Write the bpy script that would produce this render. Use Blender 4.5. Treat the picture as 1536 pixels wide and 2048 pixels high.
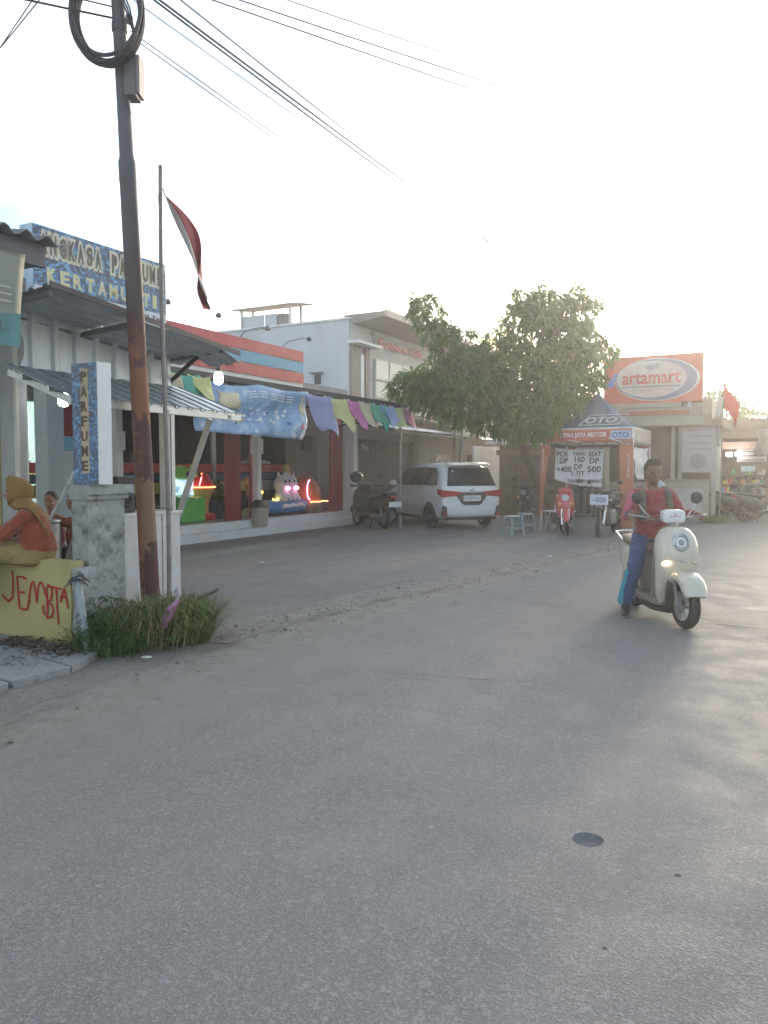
import bpy, bmesh, math, random
from mathutils import Vector, Matrix, noise
R = math.radians
random.seed(7)
for o in list(bpy.data.objects): bpy.data.objects.remove(o)
SC = bpy.context.scene
COL = SC.collection

# ------------------------------------------------------------------ camera
cam_d = bpy.data.cameras.new('camera'); cam = bpy.data.objects.new('camera', cam_d); COL.objects.link(cam)
cam.location = (0, 0, 1.5); cam.rotation_euler = (R(90 - 3.196), 0, 0)
cam_d.sensor_width = 36; cam_d.sensor_fit = 'AUTO'; cam_d.lens = 1540/2048*36
cam_d.clip_start = .05; cam_d.clip_end = 3000
SC.camera = cam
SC.render.resolution_x = 768; SC.render.resolution_y = 1024

# ------------------------------------------------------------------ sky, sun, exposure
SUN_AZ, SUN_EL = R(24.5), R(8)          # right of +Y, above horizon
w = bpy.data.worlds.new('World'); SC.world = w; w.use_nodes = True
nt = w.node_tree; nt.nodes.clear()
wo = nt.nodes.new('ShaderNodeOutputWorld'); bg = nt.nodes.new('ShaderNodeBackground')
sky = nt.nodes.new('ShaderNodeTexSky'); sky.sky_type = 'NISHITA'; sky.sun_disc = False
sky.sun_elevation = SUN_EL; sky.sun_rotation = SUN_AZ; sky.air_density = 1.0; sky.dust_density = 2.6; sky.ozone_density = 1.85
hs = nt.nodes.new('ShaderNodeHueSaturation'); hs.inputs['Saturation'].default_value = 1.2; hs.inputs['Value'].default_value = .6
nt.links.new(sky.outputs[0], hs.inputs['Color'])
# thin high cloud veil, denser in drifting patches
tc = nt.nodes.new('ShaderNodeTexCoord'); mp = nt.nodes.new('ShaderNodeMapping'); mp.inputs['Scale'].default_value = (1, 1, 2.2); mp.inputs['Location'].default_value = (0, 0, 0)
nz = nt.nodes.new('ShaderNodeTexNoise'); nz.inputs['Scale'].default_value = 2.6; nz.inputs['Detail'].default_value = 6; nz.inputs['Roughness'].default_value = .55
cr = nt.nodes.new('ShaderNodeMapRange'); cr.inputs['From Min'].default_value = .4; cr.inputs['From Max'].default_value = .6
cr.inputs['To Min'].default_value = .0; cr.inputs['To Max'].default_value = .8
mx = nt.nodes.new('ShaderNodeMix'); mx.data_type = 'RGBA'
bw = nt.nodes.new('ShaderNodeHueSaturation'); bw.inputs['Saturation'].default_value = .1; bw.inputs['Value'].default_value = 1.15
nt.links.new(tc.outputs['Generated'], mp.inputs[0]); nt.links.new(mp.outputs[0], nz.inputs[0]); nt.links.new(nz.outputs[0], cr.inputs[0])
nt.links.new(sky.outputs[0], bw.inputs['Color'])
nt.links.new(cr.outputs[0], mx.inputs[0]); nt.links.new(hs.outputs[0], mx.inputs[6]); nt.links.new(bw.outputs[0], mx.inputs[7])
nt.links.new(mx.outputs[2], bg.inputs[0]); nt.links.new(bg.outputs[0], wo.inputs[0])
bg.inputs[1].default_value = .13
sd = bpy.data.lights.new('sun', 'SUN'); sun = bpy.data.objects.new('sun', sd); COL.objects.link(sun)
sdir = Vector((math.sin(SUN_AZ)*math.cos(SUN_EL), math.cos(SUN_AZ)*math.cos(SUN_EL), math.sin(SUN_EL)))
sun.rotation_euler = (-sdir).to_track_quat('-Z', 'Y').to_euler(); sun.location = sdir*60
sd.energy = .9; sd.angle = R(18); sd.color = (1, .84, .64)
SC.view_settings.view_transform = 'Standard'; SC.view_settings.look = 'None'
SC.view_settings.exposure = 2.56; SC.view_settings.gamma = 1; SC.view_settings.use_curve_mapping = False
SC.render.engine = 'CYCLES'

# ------------------------------------------------------------------ materials
MATS = {}
def mat(name, col=(.5,.5,.5), rough=.6, metal=0., var=.14, scale=5., bump=0., bscale=60., emit=0., ecol=None, spec=.5, coat=0., trans=0., alpha=1., stain=None, samt=.5, sscale=2., stretch=None, sheen=0., transl=0., coords='Object'):
    if name in MATS: return MATS[name]
    m = bpy.data.materials.new(name); m.use_nodes = True; n = m.node_tree; n.nodes.clear(); L = n.links.new
    out = n.nodes.new('ShaderNodeOutputMaterial'); b = n.nodes.new('ShaderNodeBsdfPrincipled')
    b.inputs['Roughness'].default_value = rough; b.inputs['Metallic'].default_value = metal
    b.inputs['Specular IOR Level'].default_value = spec; b.inputs['Coat Weight'].default_value = coat
    b.inputs['Transmission Weight'].default_value = trans; b.inputs['Alpha'].default_value = alpha
    b.inputs['Sheen Weight'].default_value = sheen
    t = n.nodes.new('ShaderNodeTexCoord'); mpn = n.nodes.new('ShaderNodeMapping'); L(t.outputs[coords], mpn.inputs[0])
    if stretch: mpn.inputs['Scale'].default_value = stretch
    z = n.nodes.new('ShaderNodeTexNoise'); z.inputs['Scale'].default_value = scale; z.inputs['Detail'].default_value = 7; z.inputs['Roughness'].default_value = .62
    L(mpn.outputs[0], z.inputs[0])
    r = n.nodes.new('ShaderNodeValToRGB'); r.color_ramp.elements[0].position = .3; r.color_ramp.elements[1].position = .7
    c = Vector(col[:3])
    r.color_ramp.elements[0].color = (*[max(0, x*(1-var)) for x in c], 1); r.color_ramp.elements[1].color = (*[min(1, x*(1+var)) for x in c], 1)
    L(z.outputs[0], r.inputs[0]); last = r.outputs[0]
    if stain is not None:
        z2 = n.nodes.new('ShaderNodeTexNoise'); z2.inputs['Scale'].default_value = sscale; z2.inputs['Detail'].default_value = 9; z2.inputs['Roughness'].default_value = .7
        L(mpn.outputs[0], z2.inputs[0])
        mr = n.nodes.new('ShaderNodeMapRange'); mr.inputs['From Min'].default_value = .48; mr.inputs['From Max'].default_value = .66; mr.inputs['To Max'].default_value = samt
        L(z2.outputs[0], mr.inputs[0]); mm = n.nodes.new('ShaderNodeMix'); mm.data_type = 'RGBA'
        L(mr.outputs[0], mm.inputs[0]); L(last, mm.inputs[6]); mm.inputs[7].default_value = (*stain, 1); last = mm.outputs[2]
    L(last, b.inputs['Base Color'])
    if rough > .12:
        rr = n.nodes.new('ShaderNodeMapRange'); rr.inputs['To Min'].default_value = max(.05, rough-.1); rr.inputs['To Max'].default_value = min(1, rough+.1)
        L(z.outputs[0], rr.inputs[0]); L(rr.outputs[0], b.inputs['Roughness'])
    if bump:
        z3 = n.nodes.new('ShaderNodeTexNoise'); z3.inputs['Scale'].default_value = bscale; z3.inputs['Detail'].default_value = 5
        L(mpn.outputs[0], z3.inputs[0]); bp = n.nodes.new('ShaderNodeBump'); bp.inputs['Strength'].default_value = bump; bp.inputs['Distance'].default_value = .02
        L(z3.outputs[0], bp.inputs['Height']); L(bp.outputs[0], b.inputs['Normal'])
    if emit:
        b.inputs['Emission Strength'].default_value = emit; b.inputs['Emission Color'].default_value = (*(ecol or col)[:3], 1)
    sh = b.outputs[0]
    if transl:
        tr = n.nodes.new('ShaderNodeBsdfTranslucent'); L(last, tr.inputs[0]); ms = n.nodes.new('ShaderNodeMixShader'); ms.inputs[0].default_value = transl
        L(b.outputs[0], ms.inputs[1]); L(tr.outputs[0], ms.inputs[2]); sh = ms.outputs[0]
    L(sh, out.inputs[0]); MATS[name] = m
    return m
def glass(name, tint=(.75,.8,.8), rough=.02, mixf=.82):
    if name in MATS: return MATS[name]
    m = bpy.data.materials.new(name); m.use_nodes = True; n = m.node_tree; n.nodes.clear()
    out = n.nodes.new('ShaderNodeOutputMaterial'); g = n.nodes.new('ShaderNodeBsdfGlossy'); t = n.nodes.new('ShaderNodeBsdfTransparent'); ms = n.nodes.new('ShaderNodeMixShader')
    f = n.nodes.new('ShaderNodeFresnel'); f.inputs[0].default_value = 1.5
    t.inputs[0].default_value = (*tint, 1); g.inputs['Roughness'].default_value = rough; g.inputs[0].default_value = (.9,.92,.95,1)
    n.links.new(f.outputs[0], ms.inputs[0]); n.links.new(t.outputs[0], ms.inputs[1]); n.links.new(g.outputs[0], ms.inputs[2]); n.links.new(ms.outputs[0], out.inputs[0])
    MATS[name] = m; return m

# ------------------------------------------------------------------ mesh helpers
SA = R(61.62)                       # the street runs along local x of this frame
SM = Matrix.Rotation(SA, 4, 'Z')
def st(u, v, z=0.): return SM @ Vector((u, v, z))
class MB:
    def __init__(s): s.v = []; s.f = []; s.mi = []; s.cur = 0
    def add(s, vs, fs):
        k = len(s.v); s.v += [tuple(p) for p in vs]; s.f += [tuple(i+k for i in f) for f in fs]; s.mi += [s.cur]*len(fs); return s
    def box(s, x0, x1, y0, y1, z0, z1, M=None):
        P = [Vector(p) for p in ((x0,y0,z0),(x1,y0,z0),(x1,y1,z0),(x0,y1,z0),(x0,y0,z1),(x1,y0,z1),(x1,y1,z1),(x0,y1,z1))]
        if M: P = [M @ p for p in P]
        return s.add(P, [(0,3,2,1),(4,5,6,7),(0,1,5,4),(1,2,6,5),(2,3,7,6),(3,0,4,7)])
    def bar(s, a, b, w, h=None, up=(0,0,1)):
        a, b = Vector(a), Vector(b); h = h or w; d = (b-a); L = d.length; d.normalize(); up = Vector(up)
        if abs(d.dot(up)) > .98: up = Vector((1,0,0))
        x = d.cross(up).normalized(); y = x.cross(d).normalized()
        P = [a + x*sx*w/2 + y*sy*h/2 + d*t for t in (0, L) for sx, sy in ((-1,-1),(1,-1),(1,1),(-1,1))]
        return s.add(P, [(0,1,2,3),(7,6,5,4),(0,4,5,1),(1,5,6,2),(2,6,7,3),(3,7,4,0)])
    def tube(s, pts, r, n=8, caps=True):
        pts = [Vector(p) for p in pts]; m = len(pts); rs = r if isinstance(r, (list, tuple)) else [r]*m
        t0 = (pts[1]-pts[0]).normalized(); ref = Vector((0,0,1)) if abs(t0.z) < .9 else Vector((1,0,0)); x = t0.cross(ref).normalized()
        V = []; F = []
        for i, p in enumerate(pts):
            t = (pts[min(i+1,m-1)]-pts[max(i-1,0)])
            t = t.normalized() if t.length > 1e-9 else t0
            x = (x - t*x.dot(t)); x = x.normalized() if x.length > 1e-6 else t.orthogonal().normalized(); y = t.cross(x)
            for k in range(n):
                a = 2*math.pi*k/n; V.append(p + (x*math.cos(a)+y*math.sin(a))*rs[i])
        for i in range(m-1):
            for k in range(n): F.append((i*n+k, i*n+(k+1)%n, (i+1)*n+(k+1)%n, (i+1)*n+k))
        if caps: F.append(tuple(range(n-1,-1,-1))); F.append(tuple((m-1)*n+k for k in range(n)))
        return s.add(V, F)
    def cap(s, a, ra, b, rb, n=12, k=4):     # tapered capsule
        a, b = Vector(a), Vector(b); d = b-a; L = d.length
        d = d.normalized() if L > 1e-6 else Vector((0,0,1))
        pts = []; rs = []
        for i in range(k): t = math.pi/2*(i+.15)/k; pts.append(a - d*ra*math.cos(t)); rs.append(ra*math.sin(t))
        pts.append(a); rs.append(ra); pts.append(b); rs.append(rb)
        for i in range(k-1,-1,-1): t = math.pi/2*(i+.15)/k; pts.append(b + d*rb*math.cos(t)); rs.append(rb*math.sin(t))
        if L < 1e-6: pts.pop(k); rs.pop(k)
        return s.tube(pts, rs, n)
    def lathe(s, prof, n=16, c=(0,0,0), M=None):
        V = []; F = []; c = Vector(c)
        for r, z in prof:
            for k in range(n):
                a = 2*math.pi*k/n; p = Vector((r*math.cos(a), r*math.sin(a), z)); V.append((M @ p if M else p) + c)
        for i in range(len(prof)-1):
            for k in range(n): F.append((i*n+k, i*n+(k+1)%n, (i+1)*n+(k+1)%n, (i+1)*n+k))
        F.append(tuple(range(n-1,-1,-1))); F.append(tuple((len(prof)-1)*n+k for k in range(n)))
        return s.add(V, F)
    def ell(s, c, r, M=None, n=14, k=9):
        prof = [(max(1e-4, math.sin(math.pi*i/k)), -math.cos(math.pi*i/k)) for i in range(k+1)]
        D = Matrix.Diagonal((*(r if isinstance(r,(tuple,list)) else (r,r,r)),)).to_3x3()
        return s.lathe(prof, n, c, (M.to_3x3() @ D) if M else D)
    def prism(s, poly, a0, a1, axis='y'):
        def P(p, a): return (p[0], a, p[1]) if axis == 'y' else ((a, p[0], p[1]) if axis == 'x' else (p[0], p[1], a))
        n = len(poly); V = [P(p, a0) for p in poly] + [P(p, a1) for p in poly]
        F = [tuple(range(n)), tuple(range(2*n-1, n-1, -1))] + [(i, (i+1)%n, n+(i+1)%n, n+i)[::-1] for i in range(n)]
        return s.add(V, F)
    def loft(s, rings, caps=True):
        n = len(rings[0]); V = [p for r in rings for p in r]; F = []
        for i in range(len(rings)-1):
            for k in range(n): F.append((i*n+k, i*n+(k+1)%n, (i+1)*n+(k+1)%n, (i+1)*n+k))
        if caps: F.append(tuple(range(n-1,-1,-1))); F.append(tuple((len(rings)-1)*n+k for k in range(n)))
        return s.add(V, F)
    def grid(s, fn, nu, nv):
        V = [fn(i/nu, j/nv) for j in range(nv+1) for i in range(nu+1)]
        F = [(j*(nu+1)+i, j*(nu+1)+i+1, (j+1)*(nu+1)+i+1, (j+1)*(nu+1)+i) for j in range(nv) for i in range(nu)]
        return s.add(V, F)
    def xf(s, M): s.v = [tuple(M @ Vector(p)) for p in s.v]; return s
def ring(c, rx, ry, ax=(1,0,0), ay=(0,1,0), n=16, pw=2.):
    c, ax, ay = Vector(c), Vector(ax), Vector(ay); o = []
    for k in range(n):
        a = 2*math.pi*k/n; ca, sa = math.cos(a), math.sin(a)
        o.append(c + ax*rx*math.copysign(abs(ca)**(2/pw), ca) + ay*ry*math.copysign(abs(sa)**(2/pw), sa))
    return o
def fin(me, smooth=False, ang=40, fixn=True):
    if fixn:
        bm = bmesh.new(); bm.from_mesh(me); bmesh.ops.recalc_face_normals(bm, faces=bm.faces); bm.to_mesh(me); bm.free()
    if smooth:
        me.polygons.foreach_set('use_smooth', [True]*len(me.polygons))
        if ang: me.set_sharp_from_angle(angle=R(ang))
    me.update()
ORG = {}
def part(name, mb, m, parent=None, smooth=False, ang=40, bevel=0, thick=0, sub=0, fixn=True, remesh=0, smo=0, loc=None, folds=0, fscale=.07):
    """one mesh object; coordinates are given in the frame of its thing and shifted to the thing's base"""
    org = ORG.get(parent.name if parent else None, (0,0,0))
    me = bpy.data.meshes.new(name)
    me.from_pydata([(p[0]-org[0], p[1]-org[1], p[2]-org[2]) for p in mb.v], [], mb.f)
    ms = m if isinstance(m, (list, tuple)) else [m]
    for x in ms: me.materials.append(x)
    if len(ms) > 1: me.polygons.foreach_set('material_index', mb.mi)
    fin(me, smooth or remesh, ang, fixn)
    o = bpy.data.objects.new(name, me); COL.objects.link(o)
    if parent: o.parent = parent; ORG[o.name] = org
    if remesh:
        r = o.modifiers.new('r', 'REMESH'); r.mode = 'VOXEL'; r.voxel_size = remesh; r.use_smooth_shade = True
        if smo: q = o.modifiers.new('s', 'SMOOTH'); q.iterations = smo; q.factor = .5
    if folds:
        tx = bpy.data.textures.get('cloth_%g' % fscale) or bpy.data.textures.new('cloth_%g' % fscale, 'CLOUDS'); tx.noise_scale = fscale; tx.noise_depth = 3
        q = o.modifiers.new('d', 'DISPLACE'); q.texture = tx; q.strength = folds; q.mid_level = .5; q.texture_coords = 'LOCAL'
    if thick: q = o.modifiers.new('t', 'SOLIDIFY'); q.thickness = thick; q.offset = 0
    if bevel: q = o.modifiers.new('b', 'BEVEL'); q.width = bevel; q.segments = 2; q.limit_method = 'ANGLE'
    if sub: q = o.modifiers.new('u', 'SUBSURF'); q.levels = sub; q.render_levels = sub
    return o
def tag(o, label=None, cat=None, group=None, kind=None):
    if label: o['label'] = label
    if cat: o['category'] = cat
    if group: o['group'] = group
    if kind: o['kind'] = kind
    return o
def thing(name, label, cat, org=(0,0,0), rot=None, group=None):
    """rot None: parts are given in street coordinates (u, v, z) and org is the base; else local coordinates, org is the world base"""
    o = bpy.data.objects.new(name, None); COL.objects.link(o); o.empty_display_size = .2
    if rot is None:
        o.location = st(*org); o.rotation_euler = (0, 0, SA); ORG[o.name] = org
    else:
        o.location = org; o.rotation_euler = (0, 0, rot); ORG[o.name] = (0,0,0)
    return tag(o, label, cat, group)
def solo(name, mb, m, label, cat, org=(0,0,0), rot=None, group=None, **k):
    o = part(name, MB().add([(p[0]-(org[0] if rot is None else 0), p[1]-(org[1] if rot is None else 0), p[2]-(org[2] if rot is None else 0)) for p in mb.v], mb.f) if not len(set(mb.mi)) > 1 else mb, m, None, **k)
    if rot is None: o.location = st(*org); o.rotation_euler = (0,0,SA)
    else: o.location = org; o.rotation_euler = (0,0,rot)
    return tag(o, label, cat, group)
_tc = {}
def text(name, body, m, parent, o, x, y, width, height, depth=.004, bold=0., curve=None, smooth=False, track=1.):
    """flat lettering as geometry, fitted to a width and height; o is the lower left corner, x and y the directions of the writing"""
    cu = bpy.data.curves.new('t', 'FONT'); cu.body = body; cu.size = 1; cu.extrude = .01; cu.offset = bold; cu.space_character = track
    cu.resolution_u = 2
    ob = bpy.data.objects.new('t', cu); me = bpy.data.meshes.new_from_object(ob)
    bpy.data.objects.remove(ob); bpy.data.curves.remove(cu)
    xs = [p.co.x for p in me.vertices]; ys = [p.co.y for p in me.vertices]
    x0, x1, y0, y1 = min(xs), max(xs), min(ys), max(ys); X = Vector(x).normalized(); Y = Vector(y).normalized(); Z = X.cross(Y); O = Vector(o)
    org = Vector(ORG.get(parent.name, (0,0,0)))
    for p in me.vertices:
        fx = (p.co.x-x0)/(x1-x0); fy = (p.co.y-y0)/(y1-y0); bend = curve(fx) if curve else 0
        p.co = O + X*fx*width + Y*(fy*height) + Z*((p.co.z/.01*.5+.5)*depth + bend) - org
    me.name = name; me.materials.append(m); me.update()
    ob = bpy.data.objects.new(name, me); COL.objects.link(ob); ob.parent = parent; ORG[ob.name] = tuple(org)
    return ob
def corr(mb, o, a, la, b, lb, pitch=.1, amp=.02, kind='sin', nb=2, wob=0.):
    """corrugated sheet: waves along a, ribs run along b"""
    o = Vector(o); a = Vector(a).normalized(); b = Vector(b).normalized(); n = a.cross(b)
    if kind == 'sin':
        na = max(4, int(la/pitch*6)); ps = [(i/na*la, amp*math.sin(2*math.pi*i/na*la/pitch)) for i in range(na+1)]
    else:
        ps = []; x = 0
        while x < la - 1e-6:
            for d, h in ((0,0),(.62,0),(.72,1),(.9,1),(1.,0)):
                if x+d*pitch <= la: ps.append((x+d*pitch, h*amp))
            x += pitch
    def f(i, j):
        k = min(len(ps)-1, int(round(i*(len(ps)-1)))); p = ps[k]
        q = o + a*p[0] + b*(lb*j) + n*p[1]
        return q + n*(wob*noise.noise(q*1.7)) if wob else q
    return mb.grid(f, len(ps)-1, nb)
def clone(root, loc=None, rot=None, **t):
    c = root.copy(); COL.objects.link(c); ORG[c.name] = ORG.get(root.name, (0,0,0))
    if loc is not None: c.location = loc
    if rot is not None: c.rotation_euler = (0,0,rot)
    def rec(a, b):
        for ch in [x for x in bpy.data.objects if x.parent == a]:
            d = ch.copy(); COL.objects.link(d); d.parent = b; rec(ch, d)
    rec(root, c); tag(c, **t); return c
WHITE = mat('white_paint', (.72,.73,.72), .5, var=.08, scale=3, stain=(.42,.4,.36), samt=.35, sscale=3)
STEEL = mat('galvanised_steel', (.5,.53,.55), .38, .6, var=.22, scale=9, bump=.08, bscale=20)
BLACK = mat('black_plastic', (.022,.022,.024), .45, var=.2)
RUBBER = mat('rubber', (.03,.03,.031), .8, var=.2, bump=.1)
CHROME = mat('chrome', (.6,.6,.6), .18, 1, var=.1)
# ================================================================== the ground
def irregular(pts, amp=.06, step=.25, seed=0):
    out = []
    for (u0, v0), (u1, v1) in zip(pts[:-1], pts[1:]):
        n = max(1, int(math.hypot(u1-u0, v1-v0)/step))
        for i in range(n):
            t = i/n; u = u0+(u1-u0)*t; v = v0+(v1-v0)*t
            k = noise.noise(Vector((u*1.3, v*1.3, seed)))*amp + noise.noise(Vector((u*6, v*6, seed+3)))*amp*.4
            out.append((u, v+k))
    out.append(pts[-1]); return out
def sheet(name, poly, z, m, holes=(), parent=None):
    bm = bmesh.new(); ed = []
    for loop in [poly]+list(holes):
        vs = [bm.verts.new((p[0], p[1], z)) for p in loop]
        ed += [bm.edges.new((vs[i], vs[(i+1)%len(vs)])) for i in range(len(vs))]
    bmesh.ops.triangle_fill(bm, use_beauty=True, use_dissolve=False, edges=ed, normal=(0,0,1))
    for f in bm.faces:
        if f.normal.z < 0: f.normal_flip()
    me = bpy.data.meshes.new(name); bm.to_mesh(me); bm.free(); me.materials.append(m)
    o = bpy.data.objects.new(name, me); COL.objects.link(o); o.rotation_euler = (0,0,0 if parent else SA)
    if parent: o.parent = parent
    else: tag(o, kind='structure')
    return o
def asphalt(name, base, dark, light, speck=170., dust=(.30,.26,.21), dustamt=.5, rough=.72, agg=.5, verge=0.):
    m = bpy.data.materials.new(name); m.use_nodes = True; n = m.node_tree; n.nodes.clear(); L = n.links.new; N = n.nodes.new
    out = N('ShaderNodeOutputMaterial'); b = N('ShaderNodeBsdfPrincipled'); t = N('ShaderNodeTexCoord')
    def noi(sc, det=4, ro=.6, st=None):
        z = N('ShaderNodeTexNoise'); z.inputs['Scale'].default_value = sc; z.inputs['Detail'].default_value = det; z.inputs['Roughness'].default_value = ro
        if st: q = N('ShaderNodeMapping'); q.inputs['Scale'].default_value = st; L(t.outputs['Object'], q.inputs[0]); L(q.outputs[0], z.inputs[0])
        else: L(t.outputs['Object'], z.inputs[0])
        return z.outputs[0]
    def rng(s, a, b_, c=0., d=1.):
        r = N('ShaderNodeMapRange'); r.inputs[1].default_value = a; r.inputs[2].default_value = b_; r.inputs[3].default_value = c; r.inputs[4].default_value = d; L(s, r.inputs[0]); return r.outputs[0]
    def mix(f, a, c):
        q = N('ShaderNodeMix'); q.data_type = 'RGBA'
        L(f, q.inputs[0]) if not isinstance(f, float) else setattr(q.inputs[0], 'default_value', f)
        for i, x in ((6, a), (7, c)):
            if isinstance(x, tuple): q.inputs[i].default_value = (*x, 1)
            else: L(x, q.inputs[i])
        return q.outputs[2]
    vo = N('ShaderNodeTexVoronoi'); vo.inputs['Scale'].default_value = speck; L(t.outputs['Object'], vo.inputs[0])
    vb = N('ShaderNodeTexVoronoi'); vb.inputs['Scale'].default_value = speck*.42; L(t.outputs['Object'], vb.inputs[0])
    sep = N('ShaderNodeSeparateColor'); L(vo.outputs['Color'], sep.inputs[0]); sep2 = N('ShaderNodeSeparateColor'); L(vb.outputs['Color'], sep2.inputs[0])
    c = mix(rng(noi(.9, 6), .3, .7), tuple(x*.9 for x in base), tuple(x*1.1 for x in base))
    c = mix(rng(sep.outputs[0], .72, .8, 0, agg), c, light)
    c = mix(rng(sep.outputs[1], .74, .8, 0, agg), c, dark)
    c = mix(rng(sep2.outputs[0], .9, .93, 0, agg*.8), c, light)
    c = mix(rng(noi(.35, 8, .65, (.35, 1.6, 1)), .5, .72, 0, dustamt), c, dust)       # dust drifted along the street
    c = mix(rng(noi(1., 5, .6, (.07, 2.4, 1)), .42, .62, 0, .22), c, tuple(x*1.35 for x in base))   # lanes polished by tyres
    c = mix(rng(noi(1.7, 8, .7), .58, .72, 0, .35), c, tuple(x*.62 for x in base))     # oil and tyre stains
    if verge:      # sand drifted along the edge between road and forecourt, thinning out both ways
        sx = N('ShaderNodeSeparateXYZ'); L(t.outputs['Object'], sx.inputs[0])
        def M(op, a, b_=None):
            q = N('ShaderNodeMath'); q.operation = op
            for i_, x in ((0, a), (1, b_)):
                if x is None: continue
                if isinstance(x, (int, float)): q.inputs[i_].default_value = x
                else: L(x, q.inputs[i_])
            return q.outputs[0]
        ed_ = M('MULTIPLY_ADD', M('MAXIMUM', M('SUBTRACT', sx.outputs[0], 6.), 0.), -.14); ed_.node.inputs[2].default_value = 4.35
        wd_ = rng(sx.outputs[0], 5.5, 10., 1.25, .5)
        band = M('SUBTRACT', 1., M('DIVIDE', M('ABSOLUTE', M('SUBTRACT', sx.outputs[1], ed_)), wd_))
        msk = M('ADD', band, M('MULTIPLY', M('SUBTRACT', noi(1.6, 9, .68, (.6, 1.5, 1)), .5), 1.7))
        c = mix(rng(msk, .0, .55, 0, verge), c, mix(rng(sep.outputs[2], .7, .8, 0, .5), mix(rng(noi(7, 6), .35, .65), (.185,.172,.15), (.25,.235,.205)), (.33,.32,.3)))
        c = mix(rng(M('ADD', band, M('MULTIPLY', M('SUBTRACT', noi(2.3, 9, .7, (.5, 1.4, 2)), .5), 2.2)), .85, 1.15, 0, .6), c, (.1,.095,.088))    # broken damp patches
    L(c, b.inputs['Base Color']); L(rng(noi(3, 5), .3, .7, rough-.08, rough+.12), b.inputs['Roughness']); b.inputs['Specular IOR Level'].default_value = .3
    bp = N('ShaderNodeBump'); bp.inputs['Strength'].default_value = .3; bp.inputs['Distance'].default_value = .005
    h = N('ShaderNodeMath'); h.operation = 'ADD'; L(vo.outputs['Distance'], h.inputs[0]); L(noi(60, 6), h.inputs[1]); L(h.outputs[0], bp.inputs['Height']); L(bp.outputs[0], b.inputs['Normal'])
    L(b.outputs[0], out.inputs[0]); return m
ROAD = asphalt('road_asphalt', (.185,.184,.18), (.1,.1,.1), (.36,.36,.35), 140., agg=.33, dustamt=.4, dust=(.25,.235,.21), verge=.9)
YARD = asphalt('worn_cement', (.17,.169,.167), (.11,.11,.108), (.28,.276,.268), 60., dustamt=.5, rough=.75, agg=.3, verge=.9)
DUST = asphalt('sandy_shoulder', (.2,.19,.172), (.13,.122,.11), (.31,.3,.28), 80., dust=(.245,.23,.205), dustamt=.5, rough=.92, agg=.4)
EARTH = asphalt('bare_earth', (.17,.14,.11), (.08,.07,.05), (.3,.27,.23), 30., rough=.95, agg=.3)
SLAB = asphalt('old_concrete_slab', (.27,.275,.27), (.15,.15,.15), (.4,.4,.39), 50., rough=.85, agg=.25, dustamt=.35)
g = MB(); g.add([(-900,-900,-.03),(900,-900,-.03),(900,900,-.03),(-900,900,-.03)], [(0,1,2,3)])
tag(part('ground', g, EARTH), kind='structure')
edge = [(-14,3.9),(1.5,4.05),(3.2,4.2),(4.4,4.35),(5.6,4.25),(8,4.05),(11,3.6),(15,3.05),(20,2.5),(25,2.0),(34,1.2),(60,-1)]
E1 = irregular(edge, .1, .2, 1)
pits = [(3.07,.72,.062)]
rp = random.Random(3)
for px, py, r in ((2.95,.36,.012),(2.38,.5,.008),(1.7,.02,.011)): pits.append((px, py, r))
holes = []
for (u, v, r) in pits:
    n = 14; holes.append([(u+r*(1+.16*noise.noise(Vector((k*.9,u*5,v))))*math.cos(2*math.pi*k/n)*1.0, v+r*(1+.2*noise.noise(Vector((k*.8,v*5,u))))*math.sin(2*math.pi*k/n)) for k in range(n)])
road = sheet('road', E1+[(60,-7),(-14,-7)], 0, ROAD, holes)
PIT = mat('pit_dirt', (.2,.195,.19), .9, var=.25, scale=40, bump=.08, bscale=60)
for (u, v, r), h in zip(pits, holes):
    m = MB(); c = Vector((u, v, 0)); L = []
    for f, z in ((1.02,.0005),(.93,-.2*r),(.72,-.32*r),(.35,-.36*r)): L.append([c+(Vector((p[0],p[1],0))-c)*f+Vector((0,0,z)) for p in h])
    m.loft(L, caps=False); m.add(L[-1], [tuple(range(len(h)))])
    o = part('pothole' if r > .03 else 'pit', m, PIT, smooth=True, fixn=False); o.parent = road
    for p in o.data.polygons: p.flip()
yard = sheet('forecourt', irregular([(5.35,3.7),(8,3.4),(11,2.9),(15,2.4),(20,1.8),(25,1.3),(34,.5)], .05, .5, 5)+[(34,13),(4.4,13),(4.4,7.2),(4.9,5.2)], -.008, YARD)
# sandy verge drifted over the edge of the asphalt
ed2 = [(-8,3.85),(1.5,3.95),(3.2,3.92),(4.6,4.0),(6.3,4.1),(9,3.86),(12,3.4),(16,2.92),(21,2.42)]
sheet('sandy_verge', irregular([(-10,3.4),(5.6,3.6)], .05, .5, 3)+[(5.2,5.6),(4.6,8.5),(-10,8.5)], -.014, DUST)
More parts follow.
